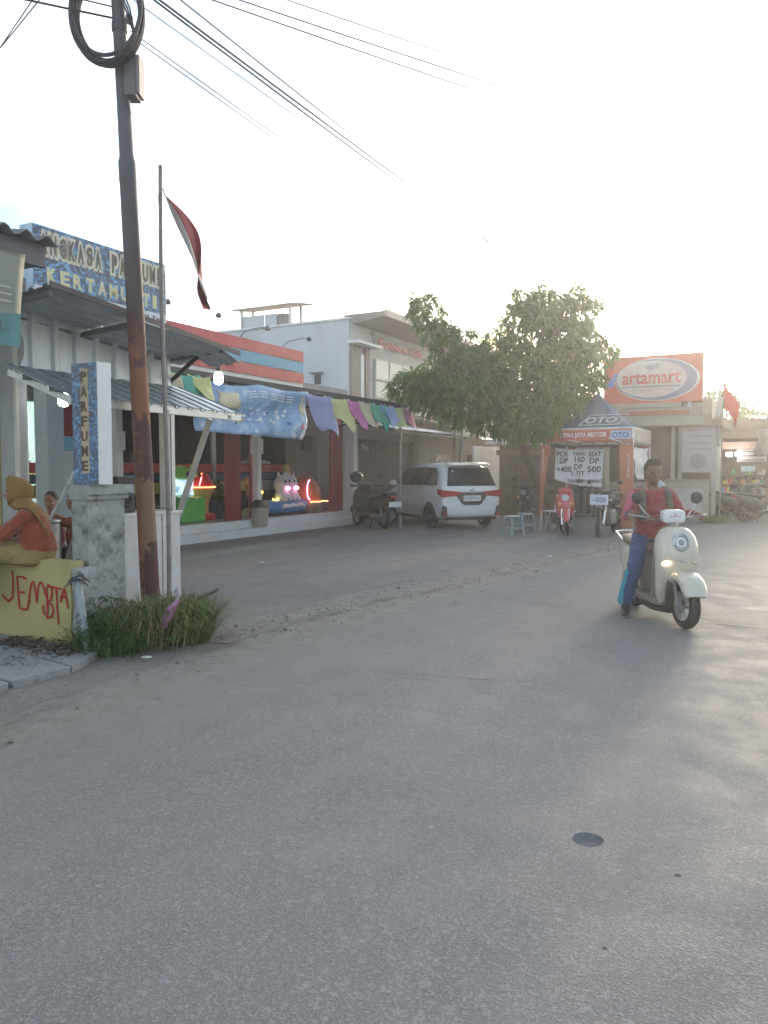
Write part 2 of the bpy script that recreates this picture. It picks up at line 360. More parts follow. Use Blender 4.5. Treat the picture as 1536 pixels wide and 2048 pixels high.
# construction joint across the road and a few cracks
CR = mat('crack_dark', (.075,.072,.068), .95, var=.3)  # dark colour of the joint and crack strips
def crack(pts, wid, name='road_joint', parent=road, z=.0045, seed=0):
    m = MB(); P = irregular(pts, .03, .07, seed); L = []
    for i, p in enumerate(P):
        a = Vector(P[max(0,i-1)]); b = Vector(P[min(len(P)-1,i+1)]); d = (b-a).normalized(); nrm = Vector((-d.y, d.x))
        ww = wid*max(.12, .55+.9*noise.noise(Vector((i*.35, seed, 2))))*(0.2 if i in (0, len(P)-1) else 1)
        L.append((Vector(p)+nrm*ww, Vector(p)-nrm*ww))
    m.add([(q.x, q.y, z) for ab in L for q in ab], [(2*i, 2*i+1, 2*i+3, 2*i+2) for i in range(len(L)-1)])
    o = part(name, m, CR); o.parent = parent; return o
for a, b, wd in (((8.45,3.45),(8.3,2.95),.006),((8.28,2.6),(8.15,2.0),.008),((8.05,1.1),(7.95,.1),.012),((7.95,.1),(7.8,-1.6),.012)): crack([a,b], wd, seed=wd*900+a[1])
for pts, wd, s in (([(4.9,2.75),(5.0,2.4),(5.08,2.0),(5.2,1.6)],.005,3), ([(4.75,3.3),(4.85,3.05)],.006,8)): crack(pts, wd, 'crack', seed=s)
for pts, wd, s in (([(7.5,5.1),(8.3,4.75),(9.5,4.6)],.009,21),([(6.6,4.75),(7.3,4.6)],.012,22),([(10,6.5),(11.5,5.6),(13.2,5.2)],.008,28)): crack(pts, wd, 'crack', yard, -.004, s)
# broken concrete paving in front of the yellow wall: separate slabs
RS = random.Random(5)
def slab(poly):
    m = MB(); P = []
    for i in range(len(poly)):
        a, b = Vector(poly[i]), Vector(poly[(i+1)%len(poly)]); k = max(1, int((b-a).length/.09))
        for j in range(k):
            q = a+(b-a)*(j/k); P.append((q.x+.025*noise.noise(Vector((q.x*7,q.y*7,3))), q.y+.025*noise.noise(Vector((q.x*7,q.y*7,9)))))
    h = .035+RS.uniform(-.008,.008); m.prism(P, -.03, h, 'z'); return m
paving = None
for poly in ([(2.2,4.62),(3.35,4.75),(3.5,5.55),(2.1,5.5)],[(3.39,4.76),(3.85,4.72),(3.98,5.5),(3.53,5.54)],[(3.88,4.74),(4.28,4.92),(4.3,5.42),(4.01,5.48)],[(2.1,5.54),(3.5,5.59),(3.46,7.6),(2.1,7.6)],[(3.54,5.58),(4.34,5.5),(4.34,7.6),(3.5,7.6)],[(.8,4.6),(2.16,4.62),(2.06,7.6),(.8,7.6)]):
    if paving is None:
        paving = part('pavement', slab(poly), SLAB, bevel=.006); paving.rotation_euler = (0,0,SA); tag(paving, kind='structure')
    else: o = part('paving_slab', slab(poly), SLAB, bevel=.006); o.parent = paving
# rubble and grit along the crumbling edge
m = MB(); rg = random.Random(11)
def stone(m, c, r, g):
    q = [Vector((g.uniform(-1,1),g.uniform(-1,1),g.uniform(-.3,1))).normalized()*r*g.uniform(.6,1.2) for _ in range(6)]
    o = [Vector(c)+Vector(d)*r*g.uniform(.6,1.25) for d in ((1,0,.15),(0,1,.15),(-1,0,.15),(0,-1,.15),(0,0,.8),(0,0,-.35))]
    m.add(o, [(0,1,4),(1,2,4),(2,3,4),(3,0,4),(1,0,5),(2,1,5),(3,2,5),(0,3,5)])
for i in range(900):
    u = rg.uniform(1.5, 17); ev = 4.3 if u < 6 else 4.3-(u-6)*.14
    stone(m, (u, ev+rg.gauss(.12,.28), .008), rg.uniform(.004,.016)*(1 if rg.random()<.95 else 2.2), rg)
for i in range(240):
    stone(m, (rg.uniform(3.6,4.4), rg.gauss(5.2,.14), .045), rg.uniform(.004,.014), rg)
tag(solo('grit', m, DUST, 'grey grit and crumbs along the broken road edge', 'grit'), kind='stuff')
# ================================================================== minimart with terrace
RED = mat('faded_red_sign', (.5,.06,.066), .5, var=.12, scale=2, stain=(.6,.2,.18), samt=.4, sscale=1.5)
BLUE = mat('sky_blue_sign', (.08,.34,.52), .5, var=.1, scale=2)
DRED = mat('dark_red_panel', (.27,.022,.027), .5, var=.15, scale=3)
CREAM = mat('cream_wall', (.52,.49,.42), .8, var=.1, scale=2, stain=(.3,.27,.22), samt=.4, sscale=1.3, bump=.1)
BEIGE = mat('beige_wall', (.42,.37,.3), .85, var=.1, scale=2, stain=(.28,.24,.19), samt=.4)
GREYW = mat('pale_blue_grey_wall', (.55,.57,.59), .85, var=.06, scale=1.5, stain=(.4,.4,.39), samt=.4, sscale=.8, stretch=(1,1,.3), bump=.05)
ALU = mat('aluminium_frame', (.45,.46,.46), .4, .7, var=.08)
TILE = mat('white_step_tile', (.64,.65,.65), .35, var=.06, scale=2, stain=(.4,.38,.35), samt=.4, sscale=4)
GLASS = glass('shop_glass', (.62,.68,.66))
DARK = mat('dark_interior', (.05,.052,.05), .9, var=.3, scale=2)
INWALL = mat('inner_wall', (.36,.41,.37), .85, var=.1, scale=2)
SOFF = mat('brown_soffit', (.3,.25,.21), .7, var=.1, scale=3)
t = shop = thing('minimart', 'minimart with red and sky blue striped fascia and white stepped terrace', 'shop', (13,11,0))
# terrace floor, steps in separate blocks
part('terrace_floor', MB().box(6.2,18.9,11.06,13.4,0,.33), mat('terrace_tile',(.3,.3,.3),.4,var=.1), t)
u = 6.2
while u < 18.4:
    L = min(1.28, 18.5-u)
    part('step_block', MB().box(u+.004,u+L-.004,10.74,11.02,-.02,.175), TILE, t, bevel=.008)
    part('step_block', MB().box(u+.004,u+L-.004,10.98,11.14,.0,.345), TILE, t, bevel=.008); u += 1.28
# posts of the canopy
def post(u, v=11.22, w=.15, top=3.45):
    o = part('post', MB().box(u-w/2,u+w/2,v-w/2,v+w/2,.33,top), WHITE, t, bevel=.006)
    part('collar', MB().box(u-w*.72,u+w*.72,v-w*.72,v+w*.72,1.85,2.2), WHITE, o, bevel=.008)
for u in (10.3, 14.5): post(u)
part('end_post', MB().box(18.62,18.84,11.02,11.32,0,2.75), WHITE, t, bevel=.005)
# red folding shutters beside the glass
for u0, u1, v in ((9.1,9.9,11.34),(13.52,14.06,11.34),(14.62,14.98,11.5),(17.92,18.6,11.34)):
    o = part('shutter_leaf', MB().box(u0,u1,v,v+.05,.335,2.9), DRED, t, bevel=.004)
    for k in range(1, int((u1-u0)/.16)): part('fold', MB().box(u0+k*.16-.006,u0+k*.16+.006,v-.006,v,.36,2.88), DRED, o)
    part('handle', MB().tube([(u1-.1,v-.012,1.28),(u1-.1,v-.04,1.3),(u1-.1,v-.04,1.46),(u1-.1,v-.012,1.48)],.008,6), CHROME, o, smooth=True)
# glazed front behind the terrace
V = 12.55
for i, (u0, u1) in enumerate(((8.3,10.0),(10.05,11.5),(11.55,13.0),(13.05,14.5),(14.55,16.0),(16.05,17.6))):
    o = part('window_pane', MB().box(u0+.03,u1-.03,V,V+.012,.42,2.75), GLASS, t)
    fr = MB(); fr.box(u0-.02,u0+.03,V-.03,V+.04,.335,2.8); fr.box(u1-.03,u1+.015,V-.03,V+.04,.335,2.8); fr.box(u0+.03,u1-.03,V-.03,V+.04,2.75,2.8); fr.box(u0+.03,u1-.03,V-.03,V+.04,.335,.42)
    part('frame', fr, ALU, o)
    part('red_band', MB().box(u0+.032,u1-.032,V-.012,V-.004,1.42,1.62), RED, o)
    part('blue_band', MB().box(u0+.032,u1-.032,V-.012,V-.004,1.22,1.4), mat('navy_film',(.05,.09,.2),.5), o)
    part('pane_print', MB().box(u0+.2,u1-.3,V-.012,V-.004,.95,1.2), mat('yellow_film',(.45,.36,.08),.5) if i%2==0 else mat('film_pale',(.3,.34,.3),.5), o)
part('lintel', MB().box(8.2,17.7,V-.06,V+.1,2.8,3.5), INWALL, t)
part('inner_wall', MB().box(17.62,18.6,12.2,12.35,.335,3.5), BEIGE, t)
part('inner_wall', MB().box(15.6,17.62,12.75,12.9,.335,3.5), BEIGE, t)
part('inner_wall', MB().box(17.5,17.7,12.2,12.95,.335,3.5), BEIGE, t)
part('meter_box', MB().box(17.75,18.15,12.1,12.2,2.0,2.45), mat('grey_box',(.12,.12,.12),.6), t, bevel=.01)
part('back_wall', MB().box(8.2,18.6,15.6,15.75,0,3.5), INWALL, t)
part('inner_floor', MB().box(8.2,18.6,13.4,15.6,0,.32), mat('floor_tile',(.4,.4,.38),.3), t)
part('side_wall', MB().box(18.55,18.75,11.3,16,0,3.56), GREYW, t)
part('side_wall', MB().box(6.0,6.2,11.3,16,0,3.56), CREAM, t)
part('roof_slab', MB().box(6.0,18.76,11.3,16,3.56,3.72), mat('roof_concrete',(.3,.3,.3),.9), t)
# goods shelves inside, each row a part
rs = random.Random(21)
pal = [mat('pack_%d'%i, c, .5, var=.1) for i, c in enumerate(((.5,.1,.08),(.6,.5,.1),(.1,.25,.5),(.6,.6,.58),(.1,.35,.15),(.45,.2,.05),(.15,.15,.18)))]
for u0 in (9.3, 11.0, 12.7, 14.4):
    o = part('goods_shelf', MB().box(u0,u0+1.25,14.0,14.06,.33,2.0), mat('shelf_back',(.4,.42,.4),.6), t)
    for z in (.5,.9,1.3,1.7):
        part('shelf_board', MB().box(u0,u0+1.25,13.7,14.0,z-.03,z), WHITE, o)
        for q in range(3):
            mb = MB(); x = u0+.02+q*.41
            for j in range(4): mb.box(x+j*.095,x+j*.095+.08,13.72,13.9,z,z+rs.uniform(.12,.28))
            part('goods', mb, rs.choice(pal), o)
tl = mat('tube_light',(.9,.95,1),.4,emit=130,ecol=(.9,.97,1))
for u0 in (9.2,11.6,14.0,16.2): part('ceiling_light', MB().box(u0,u0+1.2,13.3,13.38,3.3,3.34), tl, t)
# striped fascia
F = 10.9
part('fascia_backing', MB().box(6.0,16.0,F+.03,F+.3,3.36,4.37), WHITE, t)
for nm, z0, z1, mm in (('fascia_stripe',4.14,4.39,RED),('fascia_stripe',3.875,4.12,BLUE),('fascia_stripe',3.61,3.855,RED)):
    u = 6.0
    while u < 15.9:
        part(nm, MB().box(u,min(u+2.44,15.99)-.006,F,F+.028,z0,z1), mm, t); u += 2.44
part('fascia_ledge', MB().box(6.0,18.8,F-.04,F+.3,3.3,3.36), WHITE, t)
# gooseneck lamps
for u in (10.6,12.0,13.6,15.2):
    a = part('lamp_arm', MB().tube([(u,F+.1,4.36),(u+.02,F-.05,4.52),(u+.05,F-.42,4.58),(u+.05,F-.62,4.56)],.009,6), BLACK, t, smooth=True)
    part('lamp_head', MB().lathe([(.02,.07),(.045,.05),(.062,0),(.045,-.03)],12,(u+.05,F-.66,4.53)), mat('lamp_grey',(.12,.12,.13),.5), a, smooth=True)
# sheet canopy over the terrace
CAN = mat('dark_canopy_sheet',(.14,.13,.125),.6,.2,var=.2)
for k in range(8):
    u0 = 8.4+k*1.14
    mb = MB(); corr(mb,(u0,10.88,3.42),(1,0,0),1.15,(0,-2.0,-.34),2.03,.115,.016,'trap',1); part('canopy_sheet', mb, CAN, t, thick=.003)
for v, z in ((9.0,3.05),(10,3.22)): part('purlin', MB().box(8.4,17.5,v-.025,v+.025,z-.03,z+.02), BLACK, t)
part('gutter_edge', MB().box(8.35,17.55,8.83,8.87,3.03,3.13), BLACK, t)
for u in (11.2,14.5,17.4): part('bracket', MB().bar((u,11.15,2.5),(u,9.2,3.06),.04), BLACK, t)
part('prop_post', MB().tube([(17.45,8.95,0),(17.45,8.95,3.05)],.03,8), mat('grey_prop',(.25,.24,.23),.6), t)
# ---- blue promotional banner hung from the canopy edge
def splotch_mat(name, cols, scale, rough=.5, seed=0, ramp=None):
    m = bpy.data.materials.new(name); m.use_nodes = True; n = m.node_tree; b = n.nodes['Principled BSDF']; b.inputs['Roughness'].default_value = rough
    tcn = n.nodes.new('ShaderNodeTexCoord'); z = n.nodes.new('ShaderNodeTexNoise'); z.inputs['Scale'].default_value = scale; z.inputs['Detail'].default_value = 4; z.inputs['Distortion'].default_value = 1.5
    mpn = n.nodes.new('ShaderNodeMapping'); mpn.inputs['Location'].default_value = (seed, seed*2, 0); n.links.new(tcn.outputs['Object'], mpn.inputs[0]); n.links.new(mpn.outputs[0], z.inputs[0])
    r = n.nodes.new('ShaderNodeValToRGB'); n.links.new(z.outputs[0], r.inputs[0]); els = r.color_ramp.elements
    for i, c in enumerate(cols):
        p = (ramp[i] if ramp else .3+.4*i/(len(cols)-1))
        e = els[i] if i < 2 else els.new(p)
        e.position = p; e.color = (*c, 1)
    n.links.new(r.outputs[0], b.inputs['Base Color']); return m
BAN = splotch_mat('blue_banner_print', ((.16,.28,.47),(.2,.34,.53),(.27,.43,.58),(.45,.53,.62),(.24,.4,.57)), 2.6, ramp=(.3,.45,.55,.62,.72))
ban = thing('promo_banner', 'wrinkled sky blue promotional banner hung from the minimart canopy', 'banner', (11.4,8.8,2.15))
def bf(i, j):
    u = 9.75+3.2*i; sag = .10*math.sin(math.pi*min(1,i*1.9))*(1-j) if i < .53 else .05*math.sin(math.pi*(i-.53)/.47)*(1-j)
    z = 3.05-.92*j - sag*.9 - .05*i*j
    return (u, 8.78 + .05*math.sin(i*17+j*3)*(.25+j) + .04*math.sin(j*9+i*5), z)
part('banner_sheet', MB().grid(bf, 60, 14), BAN, ban, smooth=True, ang=0, thick=.004)
bw_ = mat('banner_white',(.7,.73,.76),.5); by_ = mat('banner_yellow',(.52,.46,.3),.5); bp_ = mat('banner_pink',(.62,.2,.25),.5)
def onb(i, j, d=.014): x = bf(i, j); return Vector((x[0], x[1]-d, x[2]))
def patch(nm, i0, i1, j0, j1, mm, wob=.0, n=8):
    part(nm, MB().grid(lambda a, b: onb(i0+(i1-i0)*a+wob*math.sin(b*7+a*3), j0+(j1-j0)*b+wob*math.sin(a*6), .012), n, n), mm, ban, thick=.002, smooth=True, ang=0)
patch('printed_card',.16,.34,.16,.5,by_,.012); patch('printed_star',.93,.97,.12,.48,by_,.01); patch('printed_gift',.93,.995,.72,.98,bw_,.012); patch('printed_ribbon',.91,.95,.66,.78,bp_,.01)
rb = random.Random(4)
for j in (.12,.17,.225): 
    for k in range(5): patch('printed_line',.42+k*.09,.42+k*.09+.07,j,j+.02,bw_,.002,3)
for k in range(26):
    i = rb.uniform(.3,.88); j = rb.uniform(.38,.9); patch('printed_picture',i,i+rb.uniform(.015,.04),j,j+rb.uniform(.03,.09),rb.choice((bw_,by_,bw_,mat('banner_navy',(.07,.14,.4),.5),mat('banner_lilac',(.35,.36,.6),.5))),.008,5)
# ---- pennant bunting along the canopy edge
PC = {'lilac':(.3,.32,.5),'lemon':(.52,.54,.25),'pink':(.5,.17,.36),'cream':(.5,.47,.33),'teal':(.1,.38,.29),'sky':(.3,.38,.62),'lime':(.42,.5,.27),'magenta':(.42,.13,.34)}
def bunting(name, label, spans, v=8.76, z=3.06):
    t2 = thing(name, label, 'bunting', (spans[0][0], v, z-.5))
    for k, (u0, u1, dr, c) in enumerate(spans):
        rr = random.Random(k+int(u0*7))
        def f(i, j, u0=u0, u1=u1, dr=dr, k=k):
            u = u0-.06+(u1-u0+.2)*i + .3*j*(u1-u0); wv = .5+.5*math.cos((i-.6)*math.pi*1.2)
            return (u, v-.015+.05*math.sin(i*6+k)*j-.16*j*j*math.sin(i*3), z-.03 - dr*(j**.8)*(.5+.55*max(0,wv)+.14*math.sin(i*9+k*2)*j) - .04*math.sin(math.pi*i))
        part('pennant', MB().grid(f, 16, 8), mat('cloth_'+c, tuple(min(.75,x*1.3) for x in PC[c]), .8, var=.1, transl=.35), t2, smooth=True, ang=0, thick=.003)
    part('cord', MB().tube([(spans[0][0],v,z-.02),(spans[-1][1],v,z-.02)],.006,5), BLACK, t2)
bunting('bunting', 'row of coloured pennants hanging from the right half of the minimart canopy', [(12.95,13.7,.75,'lilac'),(13.6,14.45,.6,'lemon'),(14.4,15.1,.55,'pink'),(15.05,15.6,.55,'cream'),(15.55,16.1,.55,'teal'),(16.05,16.55,.42,'sky'),(16.5,17.0,.48,'lime'),(16.95,17.5,.45,'magenta')])
bunting('bunting', 'short run of orange and green pennants left of the blue banner', [(8.75,9.15,.45,'cream'),(9.1,9.6,.5,'teal'),(9.5,9.85,.35,'lemon')], 8.7, 3.06)
# ---- bulb hanging beyond the perfume stall
def bulb(label, c, r=.045, cord=.2):
    b = thing('light_bulb', label, 'bulb', c)
    gl = mat('lit_bulb',(1,1,1),.4,emit=4,ecol=(.93,.97,1))
    part('bulb_glass', MB().lathe([(r*.45,r*1.5),(r*.9,r*1.1),(r,0),(r*.95,-r*.9),(r*.6,-r*1.3),(r*.1,-r*1.4)],14,c), gl, b, smooth=True)
    part('socket', MB().lathe([(r*.5,r*1.5),(r*.5,r*2.4),(r*.2,r*2.6)],10,c), BLACK, b, smooth=True)
    part('cord', MB().tube([(c[0],c[1],c[2]+r*2.5),(c[0],c[1],c[2]+cord)],.005,5), BLACK, b)
bulb('lit white bulb hanging in front of the blue banner', (8.22,7.0,2.73), .06, .35)
bulb('lit white bulb under the lower awning behind the vertical sign', (5.05,6.2,2.17), .055, .22)
# ---- things on the terrace
NG = {}
def neon(n, c, e=7): return mat('neon_'+n, c, .4, emit=e*.3, ecol=c)
G1 = mat('toy_green',(.12,.5,.09),.35,coat=.3); G2 = mat('toy_lime',(.35,.72,.12),.35); 
c0 = (12.85,12.05,.33)
t = thing('arcade_machine', 'green frog faced arcade machine with a glowing screen on the terrace', 'arcade game', c0)
x, y, z = c0
part('cabinet', MB().prism([(y-.36,z),(y+.3,z),(y+.3,z+1.0),(y+.0,z+1.0),(y-.02,z+.6),(y-.36,z+.55)],x-.36,x+.4,'x'), G1, t, bevel=.04)
sc = bpy.data.materials.new('screen_glow'); sc.use_nodes = True; nn = sc.node_tree; bb = nn.nodes['Principled BSDF']; zz = nn.nodes.new('ShaderNodeTexNoise'); zz.inputs['Scale'].default_value = 7
rr_ = nn.nodes.new('ShaderNodeValToRGB'); rr_.color_ramp.elements[0].color = (.05,.25,.45,1); rr_.color_ramp.elements[0].position = .4; rr_.color_ramp.elements[1].color = (.6,.9,1,1); rr_.color_ramp.elements[1].position = .6
tcc = nn.nodes.new('ShaderNodeTexCoord'); nn.links.new(tcc.outputs['Object'], zz.inputs[0]); nn.links.new(zz.outputs[0], rr_.inputs[0]); nn.links.new(rr_.outputs[0], bb.inputs['Emission Color']); bb.inputs['Emission Strength'].default_value = .2
part('display', MB().prism([(y-.06,z+.6),(y-.03,z+.6),(y-.015,z+.98),(y-.045,z+.98)],x-.31,x+.35,'x'), sc, t)
hd = part('frog_head', MB().ell((x,y-.08,z+1.06),(.4,.26,.13)).ell((x-.2,y-.16,z+1.16),.1).ell((x+.18,y-.16,z+1.16),.1).ell((x,y-.1,z+1.19),(.05,.05,.06)), G2, t, smooth=True)
for s in (-.1,.26):
    e = part('eye', MB().ell((x+s-.0,y-.34,z+1.06),(.085,.04,.07)), BLACK, hd, smooth=True); part('pupil', MB().ell((x+s,y-.375,z+1.06),(.035,.015,.03)), neon('red_eye',(1,.2,.05),1.5), e, smooth=True)
part('coin_door', MB().box(x-.02,x+.24,y-.335,y-.318,z+.2,z+.42), mat('toy_pale',(.5,.6,.5),.5), t)
c0 = (13.5,12.1,.33); x, y, z = c0
t = thing('kiddie_game', 'yellow and red cup shaped children game with an orange neon rim', 'arcade game', c0)
part('foot', MB().box(x-.3,x+.3,y-.25,y+.25,z,z+.16), mat('toy_red',(.55,.05,.05),.4), t, bevel=.05)
part('body', MB().lathe([(.22,.14),(.2,.3),(.24,.5),(.33,.68),(.35,.74)],16,c0), mat('toy_yellow',(.62,.48,.12),.4), t, smooth=True)
part('neon_rim', MB().tube([(x+.36*math.cos(a/16*math.pi*2),y+.36*math.sin(a/16*math.pi*2),z+.76) for a in range(17)],.014,6), neon('orange',(1,.22,.08),5), t, smooth=True)
part('hood', MB().lathe([(.34,.76),(.3,.9),(.2,1.05),(.06,1.14)],14,(x,y,z)), mat('toy_red',(.5,.05,.05),.4), t, smooth=True)
part('neon_arc', MB().tube([(x-.33+.02*k,y-.3,z+.8+.05*k) for k in range(6)],.013,6), neon('pinkred',(1,.2,.22),4), t)
c0 = (14.05,12.15,.33); x, y, z = c0
t = thing('potted_plant', 'dark potted bush between the games and the red shutter', 'plant', c0)
part('pot', MB().lathe([(.2,0),(.25,.3),(.28,.4),(.25,.4)],14,c0), mat('blue_pot',(.04,.08,.12),.5), t, smooth=True)
mb = MB(); rp = random.Random(2)
for k in range(420):
    d = Vector((rp.gauss(0,1),rp.gauss(0,1),rp.gauss(0,1))).normalized()*rp.uniform(.5,1); c = Vector((x,y,z+.62))+Vector((d.x*.3,d.y*.28,d.z*.28)); a = Vector((rp.uniform(-1,1),rp.uniform(-1,1),rp.uniform(-.5,.5))).normalized(); b_ = a.orthogonal().normalized()
    mb.add([c-a*.06,c+b_*.025,c+a*.06,c-b_*.025],[(0,1,2,3)])
part('foliage', mb, mat('plant_leaf',(.035,.09,.03),.5,var=.4,scale=20), t, fixn=False)
# boat shaped ride with white animal heads
c0 = (16.2,11.75,.33); x, y, z = c0
t = thing('kiddie_ride', 'blue boat ride with two white toy animals and glowing pink noses', 'kiddie ride', c0)
TB = mat('toy_blue',(.06,.22,.5),.35); TW = mat('toy_white',(.6,.58,.6),.4)
part('boat_hull', MB().loft([ring((x+dx,y,z+.2+hz),w,h,(0,1,0),(0,0,1),12,3) for dx,w,h,hz in ((-1.0,.12,.1,.1),(-.7,.3,.17,.02),(0,.36,.18,0),(.7,.32,.17,.02),(1.0,.14,.12,.08))]), TB, t, smooth=True)
part('base', MB().box(x-.8,x+.8,y-.25,y+.25,z,z+.06), BLACK, t)
part('wave_trim', MB().loft([ring((x-.45+k*.15,y-.36,z+.22+.03*(k%2)),.05,.05,(0,1,0),(0,0,1),8) for k in range(7)]), TW, t, smooth=True)
for s in (-.14,.24):
    h = part('toy_animal', MB().ell((x+s,y-.1,z+.78),(.2,.2,.24)).ell((x+s,y-.12,z+.48),(.22,.2,.2)).ell((x+s-.14,y-.1,z+1.02),(.05,.04,.1)).ell((x+s+.14,y-.1,z+1.02),(.05,.04,.1)).ell((x+s-.1,y-.3,z+.4),(.06,.06,.08)).ell((x+s+.1,y-.3,z+.4),(.06,.06,.08)), TW, t, remesh=.03, smo=4)
    part('nose_light', MB().ell((x+s,y-.3,z+.68),(.1,.05,.055)), neon('pink',(1,.25,.55),3), h, smooth=True)
    for e in (-.08,.08): part('eye', MB().ell((x+s+e,y-.29,z+.86),(.028,.02,.04)), BLACK, h, smooth=True)
c0 = (15.35,11.95,.33); x, y, z = c0
t = thing('kiddie_ride', 'small carousel horse ride with yellow and orange lights left of the boat ride', 'kiddie ride', c0)
part('base', MB().lathe([(.32,0),(.32,.16),(.26,.2)],16,c0), mat('toy_cream',(.55,.45,.28),.5), t, smooth=True)
part('horse_body', MB().ell((x,y,z+.55),(.3,.14,.16)).cap((x-.2,y,z+.62),.1,(x-.32,y,z+.9),.08).cap((x-.32,y,z+.92),.08,(x-.45,y,z+.82),.05).cap((x-.16,y,z+.45),.06,(x-.2,y,z+.15),.04).cap((x+.16,y,z+.45),.06,(x+.2,y,z+.15),.04), mat('toy_tan',(.5,.3,.12),.45), t, remesh=.025, smo=3)
part('pole', MB().tube([(x,y,z+.15),(x,y,z+1.35)],.018,8), CHROME, t)
part('canopy', MB().lathe([(.42,1.3),(.36,1.36),(.1,1.42)],16,c0), mat('toy_grey',(.35,.36,.35),.5), t, smooth=True)
part('lamp', MB().ell((x-.2,y-.3,z+.72),(.05,.04,.05)).ell((x-.1,y-.28,z+.6),(.05,.04,.04)), neon('amber',(1,.45,.08),5), t, smooth=True)
part('moon_lamp', MB().tube([(x+.42+.13*math.cos(a),y-.32,z+.5+.13*math.sin(a)) for a in [R(k) for k in range(-150,50,20)]],[.012,.02,.03,.036,.04,.036,.03,.024,.016,.01],6), neon('yellow',(1,.75,.1),4), t, smooth=True)
c0 = (17.3,11.8,.33); x, y, z = c0
t = thing('kiddie_ride', 'orange domed carriage ride with pink neon arc at the terrace end', 'kiddie ride', c0)
part('dome', MB().lathe([(.42,.3),(.46,.45),(.43,.68),(.33,.86),(.16,.97),(.02,1.0)],18,c0), mat('toy_orange',(.45,.15,.05),.35), t, smooth=True)
part('skirt', MB().lathe([(.48,0),(.5,.2),(.46,.3)],18,c0), mat('toy_brown',(.16,.1,.07),.5), t, smooth=True)
part('neon_arc', MB().tube([(x-.32-.16*math.cos(a),y-.42,z+.62+.27*math.sin(a)) for a in [R(k) for k in range(-75,76,15)]],.016,6), neon('hotpink',(1,.2,.5),5), t, smooth=True)
part('neon_line', MB().tube([(x-.45+.1*k,y-.5+.01*k,z+.3+.008*math.sin(k)) for k in range(11)],.015,6), neon('orange2',(1,.28,.1),4), t, smooth=True)
part('yellow_ear', MB().ell((x-.55,y+.2,z+1.1),(.16,.1,.2)).ell((x-.5,y+.2,z+.8),(.14,.1,.22)), mat('toy_mustard',(.45,.32,.06),.5), t, smooth=True)
# trash bin on the lower step
c0 = (14.12,10.86,.176); x, y, z = c0
t = thing('trash_bin', 'beige plastic trash bin with dark swing lid on the white step', 'bin', c0)
part('bin_body', MB().loft([ring((x,y,z+h),w,w*.95,n=20,pw=4) for h,w in ((0,.155),(.2,.17),(.46,.182))]), mat('bin_beige',(.34,.31,.25),.6), t, smooth=True)
part('bin_lid', MB().loft([ring((x,y,z+h),w,w*.95,n=20,pw=4) for h,w in ((.45,.195),(.5,.195),(.56,.15),(.62,.09))]), mat('bin_dark',(.05,.045,.04),.5), t, smooth=True)

# ================================================================== white cafe building behind
t = cafe = thing('cafe_building', 'two storey white cafe building with brown eaves behind the minimart', 'building', (24,14,0))
part('side_wall', MB().box(20.0,20.2,12,18.5,0,5.97), GREYW, t)
part('front_wall', MB().box(20.2,31,12.0,12.2,0,6.0), mat('cafe_white_wall',(.6,.58,.54),.85,var=.06,scale=1.5,stain=(.45,.42,.38),samt=.3,sscale=.8), t)
part('far_wall', MB().box(30.8,31,12.2,18.5,0,6.0), CREAM, t)
part('roof', MB().box(20.2,31,12.2,18.5,5.8,5.95), mat('roof_concrete',(.3,.3,.3),.9), t)
part('coping', MB().box(19.95,20.25,11.95,18.55,5.97,6.03), WHITE, t)
part('eaves', MB().prism([(10.9,6.02),(12.3,5.82),(12.3,6.16),(10.9,6.16)],20.22,31.2,'x'), SOFF, t)
part('eaves_trim', MB().box(20.2,31.25,10.84,10.9,6.0,6.2), mat('eaves_trim',(.45,.38,.33),.6), t)
part('pilaster', MB().box(20.02,20.5,11.9,12.0,3.4,5.25), SOFF, t); part('pilaster', MB().box(20.58,20.78,11.92,12.0,3.4,5.0), WHITE, t); part('pilaster', MB().box(20.86,21.1,11.9,12.0,3.4,5.25), SOFF, t)
part('ledge', MB().box(19.9,21.4,11.6,11.99,5.25,5.33), WHITE, t)
part('string_course', MB().box(19.98,31,11.7,12.0,3.35,3.5), WHITE, t)
CURT = mat('pale_curtained_pane',(.5,.52,.5),.15,var=.12,scale=1.2); 
for k in range(7):
    u0 = 21.5+k*.95
    for z0, z1 in ((3.75,4.3),(4.34,5.0)):
        f = part('window', MB().box(u0,u0+.92,11.94,11.99,z0,z1), mat('window_frame',(.5,.5,.47),.5), t); part('pane', MB().box(u0+.05,u0+.87,11.925,11.94,z0+.04,z1-.04), CURT, f)
o = text('lettering','Kongkow Cafe',mat('cafe_red',(.6,.22,.2),.5),t,(21.75,11.95,5.32),(1,0,0),(0,0,1),3.2,.36,.04,.03)
part('logo', MB().tube([(21.35,11.95,5.65),(21.25,11.95,5.75),(21.38,11.95,5.8),(21.45,11.95,5.7)],.03,6).tube([(21.2,11.95,5.4),(21.3,11.95,5.3),(21.45,11.95,5.32),(21.5,11.95,5.6)],.035,6), mat('cafe_grey',(.4,.42,.42),.5), t, smooth=True)
w_ = part('side_window', MB().box(19.97,20.0,13.0,13.22,4.1,4.38), mat('vent_dark',(.06,.07,.06),.6), t); part('hood', MB().box(19.8,19.99,12.9,13.32,4.42,4.46), mat('vent_hood',(.3,.3,.3),.6), w_)
part('wall_cable', MB().tube([(19.97,14.3,5.1),(19.97,14.15,4.6),(19.97,14.1,4.2),(19.97,13.9,4.4),(19.97,13.5,4.0),(19.97,13.3,3.6)],.012,5).tube([(19.96,14.1+.14*math.cos(a),5.0+.18*math.sin(a)) for a in [R(k*24) for k in range(16)]],.012,5), BLACK, t, smooth=True)
